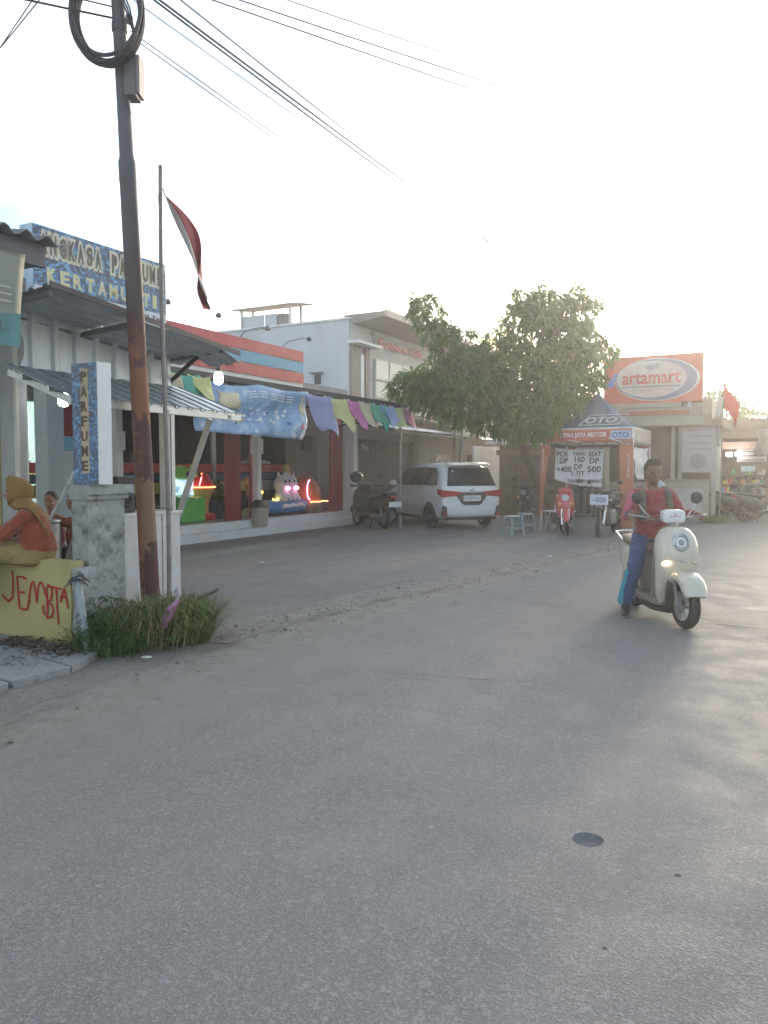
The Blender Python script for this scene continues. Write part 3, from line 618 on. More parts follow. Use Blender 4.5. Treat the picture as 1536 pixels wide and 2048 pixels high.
part('small_lamp', MB().tube([(25.5,11.9,4.9),(25.7,11.2,5.2),(26.2,10.9,5.15)],.02,6), BLACK, t, smooth=True)
# roof shelter
t = thing('roof_shelter', 'flat roofed shelter on posts around pale panels on the rooftop', 'shelter', (20.9,15.3,5.95))
for a, b in ((20.4,16.35),(20.4,14.4),(21.0,16.35),(21.0,14.4)): part('post', MB().box(a-.04,a+.04,b-.04,b+.04,5.95,6.68 if a<21 else 6.85), ALU, t)
part('shelter_roof', MB().add([(20.2,16.6,6.68),(20.2,14.15,6.68),(21.3,14.15,6.84),(21.3,16.6,6.84),(20.2,16.6,6.73),(20.2,14.15,6.73),(21.3,14.15,6.89),(21.3,16.6,6.89)],[(0,3,2,1),(4,5,6,7),(0,1,5,4),(1,2,6,5),(2,3,7,6),(3,0,4,7)]), SOFF, t)
for k in range(3): part('panel', MB().box(20.41,20.45,14.96+k*.5,15.42+k*.5,5.95,6.5), GREYW, t)
part('water_tank', MB().lathe([(.3,0),(.32,.4),(.2,.58),(.02,.62)],14,(20.8,14.95,5.95)), mat('tank',(.3,.27,.24),.5), t, smooth=True)

# ================================================================== yard buildings between the minimart and the tent
t = thing('sliding_gate', 'dark sheet steel gate between the minimart and the white car', 'gate', (20.5,11.4,0))
GATE = mat('dark_gate_steel',(.045,.042,.04),.6,.2,var=.25,scale=3)
for k in range(15): part('gate_board', MB().box(18.9+k*.28,18.9+k*.28+.265,11.4,11.44,.05,2.3), GATE, t)
part('gate_rail', MB().box(18.88,23.1,11.38,11.46,2.3,2.38), GATE, t); part('gate_rail', MB().box(18.88,23.1,11.38,11.46,-.02,.05), GATE, t)
text('house_number','No.',mat('number_white',(.5,.5,.48),.5),t,(19.7,11.39,2.05),(1,0,0),(0,0,1),.42,.2)
t = thing('lean_to_roof', 'pale corrugated lean-to roof above the dark gate', 'roof', (21,11,2.6))
for k in range(5):
    mb = MB(); corr(mb,(18.9+k*1.06,9.9,2.62),(1,0,0),1.08,(0,2.2,.42),2.24,.13,.02,'sin',1); part('roof_sheet', mb, STEEL, t, thick=.003, smooth=True)
for u in (19,21.5,24): part('rafter', MB().bar((u,9.95,2.57),(u,12,2.96),.05,.07), mat('timber_dark',(.12,.09,.07),.8), t)
for u in (21.6,24.1): part('prop', MB().tube([(u,10.0,0),(u,10.0,2.6)],.045,8), mat('prop_grey',(.35,.34,.32),.7), t, smooth=True)
part('beam', MB().box(18.9,24.2,9.92,9.99,2.5,2.58), mat('timber_dark',(.12,.09,.07),.8), t)
t = thing('yard_house', 'low cream house with brown eaves behind the white car', 'house', (27,11.6,0))
part('wall', MB().box(23.2,31.5,11.2,11.4,0,2.7), BEIGE, t); part('wall', MB().box(31.3,31.5,8.5,11.2,0,2.7), BEIGE, t)
part('roof', MB().prism([(9.9,2.75),(13.5,3.7),(13.5,3.78),(9.9,2.84)],23.0,31.8,'x'), mat('roof_tile_brown',(.2,.15,.12),.8,var=.2,scale=8), t)
part('fascia_board', MB().box(23.0,31.8,9.86,9.9,2.6,2.84), mat('cream_board',(.4,.37,.32),.7), t)
part('door', MB().box(27.4,28.4,11.15,11.2,0,2.05), mat('door_brown',(.13,.08,.055),.6), t)
part('window', MB().box(24.4,26.2,11.14,11.2,1.0,2.0), mat('dark_window',(.04,.045,.05),.2), t); part('window', MB().box(29.2,30.4,11.14,11.2,1.0,2.0), mat('dark_window',(.04,.045,.05),.2), t)
t = thing('white_box_stall', 'white boxy stall under the lean-to roof behind the car', 'stall', (24.2,9.9,0))
for k in range(3): part('panel', MB().box(23.3+k*.8,23.3+k*.8+.78,9.3,9.36,.9,2.25), mat('stall_white',(.5,.52,.55),.6), t)
part('counter', MB().box(23.3,25.7,9.2,9.8,0,.9), mat('counter_grey',(.3,.3,.3),.6), t)
t = thing('brown_shed', 'brown boarded shed with a grey tin roof right of the white car', 'shed', (24.5,7.6,0))
SHB = mat('brown_boards',(.13,.085,.065),.75,var=.2,scale=4,stretch=(1,1,.2))
for k in range(9): part('board', MB().box(23.6,23.64,6.55+k*.22,6.55+k*.22+.21,0,2.25), SHB, t)
part('side', MB().box(23.66,25.8,6.56,6.6,0,2.25), SHB, t)
part('header', MB().box(23.5,23.6,6.5,8.6,1.95,2.1), mat('header_wood',(.2,.12,.07),.7), t)
mb = MB(); corr(mb,(23.3,6.3,2.3),(0,1,0),2.6,(1,0,.22),2.6,.12,.018,'sin',1); part('tin_roof', mb, STEEL, t, thick=.003, smooth=True)
t = thing('garden_wall', 'pale plastered wall with a slatted fence below behind the tent', 'wall', (25,5.2,0))
part('wall', MB().box(25.0,25.2,3.6,6.5,0,3.0), GREYW, t); part('wall_coping', MB().box(24.95,25.25,3.55,6.54,3.0,3.08), WHITE, t)
for k in range(12): part('fence_slat', MB().box(24.7,24.73,3.7+k*.24,3.7+k*.24+.14,.08,.98), mat('slat_grey',(.2,.18,.16),.8), t)
part('fence_rail', MB().box(24.73,24.78,3.65,6.5,.9,1.0), mat('slat_rail',(.12,.1,.09),.8), t)
# ================================================================== perfume stall
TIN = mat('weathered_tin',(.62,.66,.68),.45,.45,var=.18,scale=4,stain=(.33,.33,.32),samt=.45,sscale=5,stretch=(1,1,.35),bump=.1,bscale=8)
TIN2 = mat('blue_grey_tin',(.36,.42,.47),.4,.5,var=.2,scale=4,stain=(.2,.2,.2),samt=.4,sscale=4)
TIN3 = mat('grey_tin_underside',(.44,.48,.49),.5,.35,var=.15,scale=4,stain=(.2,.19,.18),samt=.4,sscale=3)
TRUSS = mat('light_steel_section',(.52,.54,.53),.4,.5,var=.12)
def storm(name, seed, sc=3.2):
    m = bpy.data.materials.new(name); m.use_nodes = True; n = m.node_tree; b = n.nodes['Principled BSDF']; b.inputs['Roughness'].default_value = .3; L = n.links.new
    c = n.nodes.new('ShaderNodeTexCoord'); mp_ = n.nodes.new('ShaderNodeMapping'); mp_.inputs['Location'].default_value = (seed,seed,seed); z = n.nodes.new('ShaderNodeTexNoise')
    z.inputs['Scale'].default_value = sc; z.inputs['Detail'].default_value = 3; z.inputs['Distortion'].default_value = 2.2; z.inputs['Roughness'].default_value = .6
    L(c.outputs['Object'], mp_.inputs[0]); L(mp_.outputs[0], z.inputs[0]); r = n.nodes.new('ShaderNodeValToRGB'); L(z.outputs[0], r.inputs[0])
    for i, (p, col) in enumerate(((.3,(.1,.105,.13)),(.42,(.09,.1,.13)),(.455,(.05,.16,.36)),(.475,(.32,.58,.75)),(.495,(.06,.22,.48)),(.53,(.09,.1,.14)),(.6,(.08,.1,.15)),(.62,(.22,.45,.66)),(.64,(.05,.18,.4)),(.7,(.1,.105,.13)))):
        e = r.color_ramp.elements[i] if i < 2 else r.color_ramp.elements.new(p)
        e.position = p; e.color = (*col, 1)
    L(r.outputs[0], b.inputs['Base Color']); return m
t = thing('perfume_stall', 'open tin perfume stall with two sheet awnings behind the utility pole', 'stall', (5.7,7.2,0))
for u, v in ((6.68,6.5),(4.82,6.55),(6.68,9.0),(4.82,9.0)):
    part('post', MB().box(u-.045,u+.045,v-.045,v+.045,0,3.0), mat('post_white',(.6,.62,.63),.5,.1,var=.08), t, bevel=.004)
part('channel', MB().box(6.735,6.79,6.45,6.53,0,2.4), TRUSS, t)
for a, b in (((4.8,6.5,2.95),(6.72,6.5,2.95)),((4.8,9,2.95),(6.72,9,2.95)),((4.8,6.55,2.42),(6.72,6.55,2.42))): part('beam', MB().bar(a,b,.05,.08), TRUSS, t)
# fascia of four ribbed sheets
for k in range(4):
    u0 = 4.7+k*.505; mb = MB()
    corr(mb,(u0,6.44,2.45),(1,0,0),.5,(0,0,1),.56,.25,.032,'trap',3,.02); part('fascia_sheet', mb, TIN, t, thick=.003)
# upper awning: ribs run along the street
for k, (u0, u1, dz) in enumerate(((4.45,5.55,0),(5.5,6.95,-.06))):
    def f(i, j, u0=u0, u1=u1, dz=dz):
        w_ = i*14 % 1; r_ = .022 if .55 < (i*5 % 1) < .8 else 0
        u = u0+(u1-u0)*j; z = 2.98+dz-(u-4.45)*.075+.07*i + r_
        if u > 6.6 and i > .5: z -= (u-6.6)*.3
        return (u, 6.52-.92*i, z)
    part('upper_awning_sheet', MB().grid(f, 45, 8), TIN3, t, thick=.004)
part('awning_trim', MB().bar((4.45,5.6,3.06),(6.95,5.6,2.80),.012,.05), mat('trim_dark',(.12,.1,.1),.6), t)
for u, z in ((4.5,2.95),(5.5,2.86),(6.72,2.76)): part('awning_arm', MB().bar((u,6.48,z),(u,5.65,z+.05),.04,.05), mat('arm_grey',(.2,.21,.21),.5,.3), t)
part('awning_brace', MB().bar((6.72,6.45,2.5),(6.72,6.0,2.78),.03,.04), BLACK, t)
part('eaves_tube', MB().tube([(4.5,6.46,2.93),(5.6,6.46,2.84),(6.75,6.46,2.74)],.03,8), mat('arm_grey',(.2,.21,.21),.5,.3), t, smooth=True)
# lower awning: ribs run outwards
for k in range(3):
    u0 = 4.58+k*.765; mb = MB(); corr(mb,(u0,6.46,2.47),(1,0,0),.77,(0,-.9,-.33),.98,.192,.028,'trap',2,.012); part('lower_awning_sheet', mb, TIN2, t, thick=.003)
part('front_purlin', MB().bar((4.6,5.58,2.1),(6.9,5.58,2.085),.05,.085), TRUSS, t)
for v, z in ((5.85,2.21),(6.2,2.33)): part('purlin', MB().bar((4.6,v,z),(6.9,v,z),.035,.05), TRUSS, t)
for u in (4.7,5.75,6.7): part('rafter', MB().bar((u,6.5,2.4),(u,5.55,2.06),.035,.06), TRUSS, t)
part('brace', MB().bar((6.72,6.45,.72),(6.72,5.85,2.06),.05,.05), TRUSS, t)
part('brace', MB().bar((5.0,6.42,.95),(5.62,6.2,2.2),.022,.022), TRUSS, t)
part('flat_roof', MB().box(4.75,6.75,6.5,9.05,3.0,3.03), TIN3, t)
for k in range(3): part('counter_panel', MB().box(5.82+k*.29,5.82+k*.29+.275,6.28,6.31,.04,1.0), mat('counter_white',(.55,.57,.58),.45,.2,var=.08,stain=(.35,.33,.3),samt=.3), t, bevel=.004)
part('counter_top', MB().box(5.8,6.7,6.26,6.7,1.0,1.03), TRUSS, t)
sp = thing('speaker_box', 'black speaker box on the stall counter beside the pillar', 'speaker', (5.95,6.45,1.03))
part('box', MB().box(5.84,6.08,6.36,6.56,1.03,1.42), BLACK, sp, bevel=.01); part('cone', MB().lathe([(.08,0),(.06,.01),(.02,-.01)],14,(5.96,6.352,1.16),Matrix.Rotation(R(90),3,'X')), RUBBER, sp, smooth=True)
# roof sign
t = thing('perfume_sign', 'large blue roof sign reading Angkasa Parfume above the stall', 'sign', (5.85,6.55,3.03))
part('sign_box', MB().box(4.98,6.72,6.5,6.68,3.08,3.845), mat('sign_edge',(.4,.55,.66),.4), t)
part('sign_face', MB().box(4.985,6.715,6.49,6.499,3.27,3.84), storm('storm_print', 3.1), t)
part('white_strip', MB().box(4.985,6.715,6.488,6.499,3.1,3.268), mat('sign_white',(.62,.68,.72),.4), t)
part('leg', MB().box(5.1,5.14,6.6,6.64,2.95,3.08), STEEL, t); part('leg', MB().box(6.56,6.6,6.6,6.64,2.95,3.08), STEEL, t)
part('back_board', MB().box(6.74,6.86,6.62,6.66,3.0,3.78), mat('back_board',(.6,.57,.54),.6), t)
cr_ = mat('cream_letter',(.62,.6,.48),.5); dk_ = mat('bronze_letter',(.13,.115,.08),.5); cy_ = mat('pale_yellow_letter',(.66,.6,.33),.5); bl_ = mat('letter_black',(.03,.03,.03),.5)
X, Z = (1,0,0), (0,0,1)
def slab_word(word, x0, x1, z0, z1, y, t, gap=.16, ms=(cr_, dk_), halo=.045, X=X, origin=None, name='letter'):
    n = len(word); w = (x1-x0)/n
    for i, ch in enumerate(word):
        if ch == ' ': continue
        o_ = origin(x0+i*w+w*gap/2, z0); O2 = origin(x0+i*w+w*gap/2-halo*.5, z0-halo*.55)
        k = .55 if ch == 'I' else 1
        l = text(name, ch, ms[1], t, o_, X, Z, w*(1-gap)*k, z1-z0, .006, .035)
        pad = text('letter_halo', ch, ms[0], l, O2, X, Z, w*(1-gap)*k+halo, z1-z0+halo*1.1, .003, .2)
slab_word('ANGKASA PARFUME', 5.04, 6.68, 3.58, 3.775, 6.49, t, origin=lambda a, b: (a, 6.489, b), gap=.34, halo=.06)
slab_word('KERTAMUKTI', 5.1, 6.64, 3.315, 3.455, 6.49, t, origin=lambda a, b: (a, 6.489, b), gap=.3, ms=(mat('letter_blue_halo',(.2,.42,.62),.5), cy_), halo=.015)
text('small_print','Jl. Tiong Tangsel             122 Tan',bl_,t,(5.1,6.486,3.17),X,Z,1.56,.06,.003,.01)
# vertical sign on the pillar
t = thing('vertical_sign', 'narrow vertical blue lightbox reading Parfume on the concrete pillar', 'sign', (4.7,5.42,1.365))
part('sign_box', MB().box(4.63,4.78,5.265,5.575,1.365,2.41), mat('lightbox_white',(.62,.65,.67),.4,.1,var=.06), t, bevel=.004)
part('sign_face', MB().box(4.622,4.629,5.27,5.57,1.37,2.405), storm('storm_print_fine', 7.7, 4.5), t)
for i, ch in enumerate('PARFUME'):
    zc = 2.245-i*.127
    l = text('letter', ch, mat('brown_letter',(.1,.06,.04),.5), t, (4.62,5.455,zc), (0,-1,0), Z, .075, .088, .005, .035)
    part('letter_halo', MB().prism([(5.47+dx,zc+dz) for dx,dz in ((-.015,-.022),(-.105,-.018),(-.11,.03),(-.1,.06),(-.108,.108),(-.06,.112),(-.01,.108),(-.018,.06),(-.008,.03))],4.6185,4.6215,'x'), mat('tan_halo',(.55,.42,.27),.5), l)
# concrete pillar
CONC = mat('mossy_concrete',(.34,.36,.345),.9,var=.18,scale=7,stain=(.12,.125,.105),samt=.95,sscale=6.5,bump=.35,bscale=35)
t = thing('concrete_pillar', 'weathered concrete gate pillar with stepped cap carrying the vertical sign', 'pillar', (4.83,5.5,0))
def rough_box(x0,x1,y0,y1,z0,z1,amp=.008,n=10):
    bm = bmesh.new(); bmesh.ops.create_cube(bm, size=1); bmesh.ops.subdivide_edges(bm, edges=bm.edges[:], cuts=n, use_grid_fill=True)
    for p in bm.verts:
        p.co = Vector((x0+(p.co.x+.5)*(x1-x0), y0+(p.co.y+.5)*(y1-y0), z0+(p.co.z+.5)*(z1-z0)))
        p.co += Vector((noise.noise(p.co*9),noise.noise(p.co*9+Vector((5,0,0))),noise.noise(p.co*9+Vector((0,7,0)))))*amp
    m = MB(); m.add([p.co[:] for p in bm.verts], [[q.index for q in f.verts] for f in bm.faces]); bm.free(); return m
part('shaft', rough_box(4.62,5.03,5.4,5.6,-.02,1.24), CONC, t, smooth=True, ang=50)
part('cap_lower', rough_box(4.605,5.055,5.375,5.62,1.235,1.285,.004,6), CONC, t, smooth=True, ang=50)
part('cap_upper', rough_box(4.6,5.09,5.345,5.65,1.28,1.362,.006,6), CONC, t, smooth=True, ang=50)
# low yellow wall with graffiti
YEL = mat('yellow_paint_wall',(.44,.37,.16),.8,var=.1,scale=3,stain=(.33,.28,.13),samt=.55,sscale=2.2,bump=.15,bscale=25)
t = thing('yellow_wall', 'low yellow painted wall with red graffiti at the left edge', 'wall', (4.46,6.2,0))
part('wall', rough_box(4.4,4.54,5.37,8.6,-.02,.72,.006,16), YEL, t, smooth=True, ang=50)
part('broken_end', rough_box(4.42,4.58,5.27,5.365,-.02,.66,.03,8), CONC, t, smooth=True, ang=60)
GR = mat('red_spray_paint',(.42,.025,.025),.6,var=.15,scale=20)
def gpt(x, y):
    px = .1807*x; py = 930+.1807*y; base = 1270+25*px/150; top = 1130-8*px/150
    return (6.30-.00647*px, (base-py)/(base-top)*.7)
strokes = [[(165,1210),(168,1350),(160,1480),(115,1530),(70,1500),(40,1460)],[(210,1270),(270,1262),(330,1285)],[(215,1270),(225,1450),(235,1590),(280,1610),(325,1600),(345,1500)],[(230,1430),(300,1422)],[(345,1540),(360,1400),(382,1320),(405,1300),(420,1400),(432,1525),(450,1380),(475,1300),(500,1310),(525,1400),(548,1470)],[(545,1340),(550,1500),(545,1690)],[(555,1320),(605,1340),(600,1420),(585,1490),(545,1510),(595,1540),(615,1600),(595,1670),(540,1685)],[(560,1340),(630,1345),(705,1352)],[(650,1350),(655,1550),(668,1755)],[(690,1510),(712,1420),(735,1340),(755,1450),(772,1570)],[(690,1445),(750,1440)],[(505,1550),(498,1600),(520,1660)]]
for s in strokes:
    P = []
    for a, b in zip(s[:-1], s[1:]):
        for k in range(5): P.append(gpt(a[0]+(b[0]-a[0])*k/5, a[1]+(b[1]-a[1])*k/5))
    P.append(gpt(*s[-1])); m = MB(); V_ = []
    for i, p in enumerate(P):
        a = Vector(P[max(0,i-1)]); b = Vector(P[min(len(P)-1,i+1)]); d = (b-a); d = d.normalized() if d.length else Vector((1,0)); n_ = Vector((-d.y,d.x)); ww = .0095*(1+.35*noise.noise(Vector((p[0]*25,p[1]*25,1))))
        V_ += [(4.391,p[0]+n_.x*ww,p[1]+n_.y*ww),(4.391,p[0]-n_.x*ww,p[1]-n_.y*ww)]
    m.add(V_, [(2*i,2*i+1,2*i+3,2*i+2) for i in range(len(P)-1)]); part('graffiti_stroke', m, GR, t, thick=.002)
# leaning pipe with wire
t = thing('leaning_pipe', 'grey plastic pipe leaning on the wall end with a knot of wire', 'pipe', (4.3,5.1,0))
part('pipe', MB().tube([(4.28,5.04,0),(4.32,5.14,.32),(4.37,5.25,.62)],.032,12), mat('grey_pvc',(.3,.35,.36),.5), t, smooth=True)
mb = MB(); rw = random.Random(3)
for k in range(4):
    ph = rw.random()*6; mb.tube([(4.33+.055*math.cos(a+ph)+.01*k,5.21+.07*math.sin(a),.565+.03*math.sin(2*a+ph)+.015*k) for a in [R(q*30) for q in range(13)]],.006,5)
part('wire_knot', mb, mat('old_wire',(.1,.1,.1),.6,.4), t, smooth=True)
# leaning plank and bin behind the wall
t = thing('leaning_plank', 'grey board leaning against the pillar behind the yellow wall', 'board', (5.1,5.8,0))
part('board', MB().bar((5.0,6.15,.5),(4.98,5.66,1.42),.03,.14,up=(1,0,0)), mat('grey_board',(.25,.25,.24),.8,var=.15), t)
part('batten', MB().bar((5.02,6.0,.9),(5.02,5.7,.9),.02,.03), mat('grey_board',(.25,.25,.24),.8), t)
t = thing('steel_drum', 'silver metal drum beside the seated woman', 'drum', (5.7,7.35,0))
part('drum_body', MB().lathe([(.17,0),(.17,.3),(.18,.31),(.17,.32),(.17,.62),(.18,.63),(.17,.64),(.17,.9),(.185,.91),(.165,.92)],20,(5.7,7.35,0)), STEEL, t, smooth=True)
part('lid', MB().lathe([(.18,.92),(.17,.94),(.03,.95)],20,(5.7,7.35,0)), STEEL, t, smooth=True)
# white standing poster cylinder inside
t = thing('drink_fridge', 'white and blue drinks fridge seen through the open stall', 'fridge', (8.9,11.0,0))
part('cabinet', MB().box(8.66,9.14,10.85,11.3,.2,2.05), mat('fridge_white',(.55,.58,.6),.35), t, bevel=.03)
part('header', MB().box(8.66,9.14,10.83,10.849,1.8,2.04), mat('fridge_blue',(.12,.36,.48),.4), t)
part('door_glass', MB().box(8.7,9.1,10.83,10.849,.55,1.78), mat('fridge_door',(.36,.4,.42),.15), t); part('handle', MB().box(9.06,9.08,10.79,10.83,1.0,1.4), STEEL, t)
# tin screen and grey pillar inside the stall behind the drum
t = thing('grey_pillar', 'pale grey square pillar inside the stall left of the fridge', 'pillar', (8.2,10.4,0))
part('shaft', MB().box(8.0,8.3,10.2,10.5,0,3.2), mat('pillar_grey',(.3,.34,.34),.8,var=.1), t)
# ================================================================== left kiosk
t = thing('corner_kiosk', 'small kiosk with wavy asbestos roof cut by the left edge', 'kiosk', (3.2,6.6,0))
part('post', MB().box(4.7,4.82,6.44,6.66,0,3.05), mat('grey_post',(.35,.36,.35),.85,var=.12,stain=(.2,.2,.18),samt=.4,bump=.1), t, bevel=.006)
part('trim', MB().box(4.69,4.72,6.405,6.44,0,3.05), mat('pale_trim',(.55,.54,.46),.7), t)
part('wall', MB().box(4.68,4.84,6.66,9.0,.0,3.1), YEL, t)
part('post', MB().box(.6,.75,5.2,5.35,0,3.1), mat('grey_post',(.35,.36,.35),.85), t)
FIB = mat('asbestos_roof',(.24,.25,.26),.9,var=.2,scale=6,stain=(.12,.12,.11),samt=.6,sscale=3,bump=.2)
for k in range(3):
    u0 = .95+k*1.04; mb = MB(); corr(mb,(u0,5.0,3.2+.006*k),(1,0,0),1.06,(0,3.6,.55),3.65,.178,.028,'sin',2); part('roof_sheet', mb, FIB, t, thick=.008, smooth=True)
part('fascia_board', MB().box(.9,4.02,5.1,5.14,3.03,3.2), mat('fascia_grey',(.15,.15,.16),.8), t)
part('tie_beam', MB().box(3.93,4.02,5.14,8.5,3.05,3.2), mat('fascia_grey',(.15,.15,.16),.8), t)
part('wall_plate', MB().box(.9,4.9,6.5,6.6,3.05,3.3), mat('fascia_grey',(.15,.15,.16),.8), t)
t = thing('hanging_banner', 'faded grey green banner with a teal wave hanging from the kiosk roof', 'banner', (3.4,5.08,2.4))
def hb(i, j): return (2.7+1.13*i - .08*j, 5.08+.03*math.sin(i*8+j*2)*j, 3.09-.7*j+.05*j*(1-i)-.02*math.sin(i*9)*(1-j))
part('banner_sheet', MB().grid(hb, 20, 14), splotch_mat('banner_faded',((.17,.2,.17),(.23,.25,.21),(.2,.22,.19)),1.5), t, smooth=True, ang=0, thick=.003)
def hb2(i, j): j2 = .64+.24*(1-i)*.9+.05*math.sin(i*5)*(1-i) ; q = hb(i, j2+(1-j2)*j); return (q[0], q[1]-.006, q[2])
part('teal_wave', MB().grid(hb2, 20, 5), mat('banner_teal',(.1,.24,.24),.6), t, smooth=True, ang=0)
text('lettering','HALAL',mat('banner_ink',(.06,.13,.14),.6),t,(2.95,5.05,2.5),X,Z,.72,.07)
for k in range(3): part('print_line', MB().box(2.95+.1*k,3.68,5.045,5.05,2.8-.05*k,2.812-.05*k), mat('banner_white2',(.4,.43,.38),.6), t)
# ================================================================== utility pole, cables, flag
def pole_mat():
    m = bpy.data.materials.new('painted_rusty_pole'); m.use_nodes = True; n = m.node_tree; b = n.nodes['Principled BSDF']; L = n.links.new; N = n.nodes.new
    c = N('ShaderNodeTexCoord'); s = N('ShaderNodeSeparateXYZ'); L(c.outputs['Object'], s.inputs[0])
    z = N('ShaderNodeTexNoise'); z.inputs['Scale'].default_value = 7; z.inputs['Detail'].default_value = 8; z.inputs['Roughness'].default_value = .7; L(c.outputs['Object'], z.inputs[0])
    def ramp(els, src, const=False):
        r = N('ShaderNodeValToRGB'); r.color_ramp.interpolation = 'CONSTANT' if const else 'LINEAR'
        for i, (p, col) in enumerate(els):
            e = r.color_ramp.elements[i] if i < 2 else r.color_ramp.elements.new(p)
            e.position = p; e.color = (*col, 1)
        L(src, r.inputs[0]); return r.outputs[0]
    h = N('ShaderNodeMath'); h.operation = 'DIVIDE'; L(s.outputs['Z'], h.inputs[0]); h.inputs[1].default_value = 8.
    n5 = N('ShaderNodeMath'); n5.operation = 'SUBTRACT'; L(z.outputs[0], n5.inputs[0]); n5.inputs[1].default_value = .5
    w_ = N('ShaderNodeMath'); w_.operation = 'MULTIPLY_ADD'; L(n5.outputs[0], w_.inputs[0]); w_.inputs[1].default_value = .09; L(h.outputs[0], w_.inputs[2])
    # paint: brown foot, bare peeled bands, brown, grey above
    col = ramp(((0,(.085,.035,.03)),(.098,(.2,.12,.07)),(.168,(.085,.035,.032)),(.245,(.24,.095,.048)),(.3,(.1,.042,.037)),(.36,(.075,.055,.052)),(.43,(.075,.07,.075))), w_.outputs[0], True)
    rust = ramp(((.45,(0,0,0)),(.58,(1,1,1))), z.outputs[0])
    # old rust down one flank
    fl = N('ShaderNodeMapRange'); L(s.outputs['X'], fl.inputs[0]); fl.inputs[1].default_value = -.02; fl.inputs[2].default_value = -.05
    lo = N('ShaderNodeMapRange'); L(s.outputs['Z'], lo.inputs[0]); lo.inputs[1].default_value = 2.9; lo.inputs[2].default_value = 2.6
    a = N('ShaderNodeMath'); a.operation = 'MULTIPLY'; L(fl.outputs[0], a.inputs[0]); L(lo.outputs[0], a.inputs[1])
    a2 = N('ShaderNodeMath'); a2.operation = 'MULTIPLY'; L(a.outputs[0], a2.inputs[0]); L(rust, a2.inputs[1])
    mm = N('ShaderNodeMix'); mm.data_type = 'RGBA'; L(a2.outputs[0], mm.inputs[0]); L(col, mm.inputs[6]); mm.inputs[7].default_value = (.26,.1,.05,1)
    d = N('ShaderNodeMix'); d.data_type = 'RGBA'; dr = N('ShaderNodeMapRange'); L(z.outputs[0], dr.inputs[0]); dr.inputs[1].default_value = .55; dr.inputs[2].default_value = .75; dr.inputs[4].default_value = .45
    L(dr.outputs[0], d.inputs[0]); L(mm.outputs[2], d.inputs[6]); d.inputs[7].default_value = (.09,.06,.05,1)
    L(d.outputs[2], b.inputs['Base Color']); b.inputs['Roughness'].default_value = .65
    bp = N('ShaderNodeBump'); bp.inputs['Strength'].default_value = .25; bp.inputs['Distance'].default_value = .01; L(z.outputs[0], bp.inputs['Height']); L(bp.outputs[0], b.inputs['Normal'])
    return m
PX, PY = -2.19, 7.2
def pc(z): return Vector((-.034*z - .002*z*z*.3, .0, z))      # the pole leans to the left
t = pole = thing('utility_pole', 'leaning steel utility pole with rusty brown foot and cable coils', 'utility pole', (PX,PY,0), 0.)
zs = [-.1,.3,.8,1.4,2,2.6,3.2,3.8,4.15]; rs = [.087,.087,.085,.083,.081,.08,.078,.076,.075]
part('shaft', MB().tube([pc(z) for z in zs], rs, 24), pole_mat(), t, smooth=True)
part('upper_shaft', MB().tube([pc(z) for z in (4.12,4.3,4.34,4.8,5.5,6.5,7.6)], [.079,.077,.064,.061,.058,.056,.054], 20), mat('pole_grey',(.075,.075,.085),.6,var=.15), t, smooth=True)
b0 = pc(5.15)
bx = part('junction_box', MB().box(b0.x+.04,b0.x+.15,-.08,.1,4.86,5.24), mat('box_grey',(.12,.125,.13),.6), t, bevel=.012)
part('box_cover', MB().box(b0.x+.15,b0.x+.18,-.07,.09,4.88,5.22), mat('box_cover',(.22,.2,.2),.6), bx, bevel=.008)
part('loose_wire', MB().tube([(b0.x+.06,-.05,4.82),(b0.x+.075,-.06,4.76),(b0.x+.1,-.05,4.7)],.004,5), BLACK, bx)
part('band', MB().lathe([(.068,0),(.07,.04),(.068,.08)],20,pc(5.45)), mat('band_dark',(.08,.08,.09),.6,.4), t); part('band', MB().lathe([(.068,0),(.07,.04),(.068,.08)],20,pc(5.75)), mat('band_dark',(.08,.08,.09),.6,.4), t)
CAB = mat('black_cable',(.02,.022,.026),.5,var=.1)
# coil of spare cable
rc = random.Random(8)
co = part('cable_coil', MB().tube([(pc(5.53).x-.06+.30*math.cos(a), -.1+.03*math.sin(a), 5.53+.42*math.sin(a)) for a in [R(k*7.5) for k in range(49)]],.016,6), CAB, t, smooth=True)
for k in range(15):
    dx, dz, r0, r1, ph = rc.gauss(0,.012), rc.gauss(0,.016), .3+rc.gauss(0,.014), .42+rc.gauss(0,.016), rc.uniform(-.15,.15)
    part('coil_turn', MB().tube([(pc(5.53).x-.06+dx+r0*math.cos(a)-.1*math.sin(a)*ph, -.12+.009*k+.03*math.sin(a)-.06, 5.53+dz+r1*math.sin(a)+.12*ph*math.cos(a)) for a in [R(k2*9) for k2 in range(41)]],.013,5), CAB, co, smooth=True)
for k in range(3):
    part('drop_wire', MB().tube([(pc(6.3).x-.1+.03*k,-.08,6.35),(pc(6).x-.12+.05*k,-.1,6.0),(pc(5.75).x+.1+.02*k,-.1,5.6),(pc(5.5).x+.17+.01*k,-.09,5.35-.05*k),(pc(5.4).x+.14,-.04,5.3)],.008,5), CAB, co, smooth=True)
part('hanging_loop', MB().tube([(pc(6.2).x+.1+.12*math.sin(R(k*12))*1.0+.02*k*.3,-.05,6.25-.5*math.sin(R(k*9))) for k in range(20)],.008,5), CAB, co, smooth=True)
for z in (5.55,6.05,6.25,6.5): part('insulator', MB().lathe([(.02,-.04),(.035,-.02),(.035,.02),(.02,.04)],10,pc(z)+Vector((.1,-.02,0))).bar(pc(z),pc(z)+Vector((.1,-.02,0)),.02), mat('insulator',(.1,.1,.11),.4), t, smooth=True)
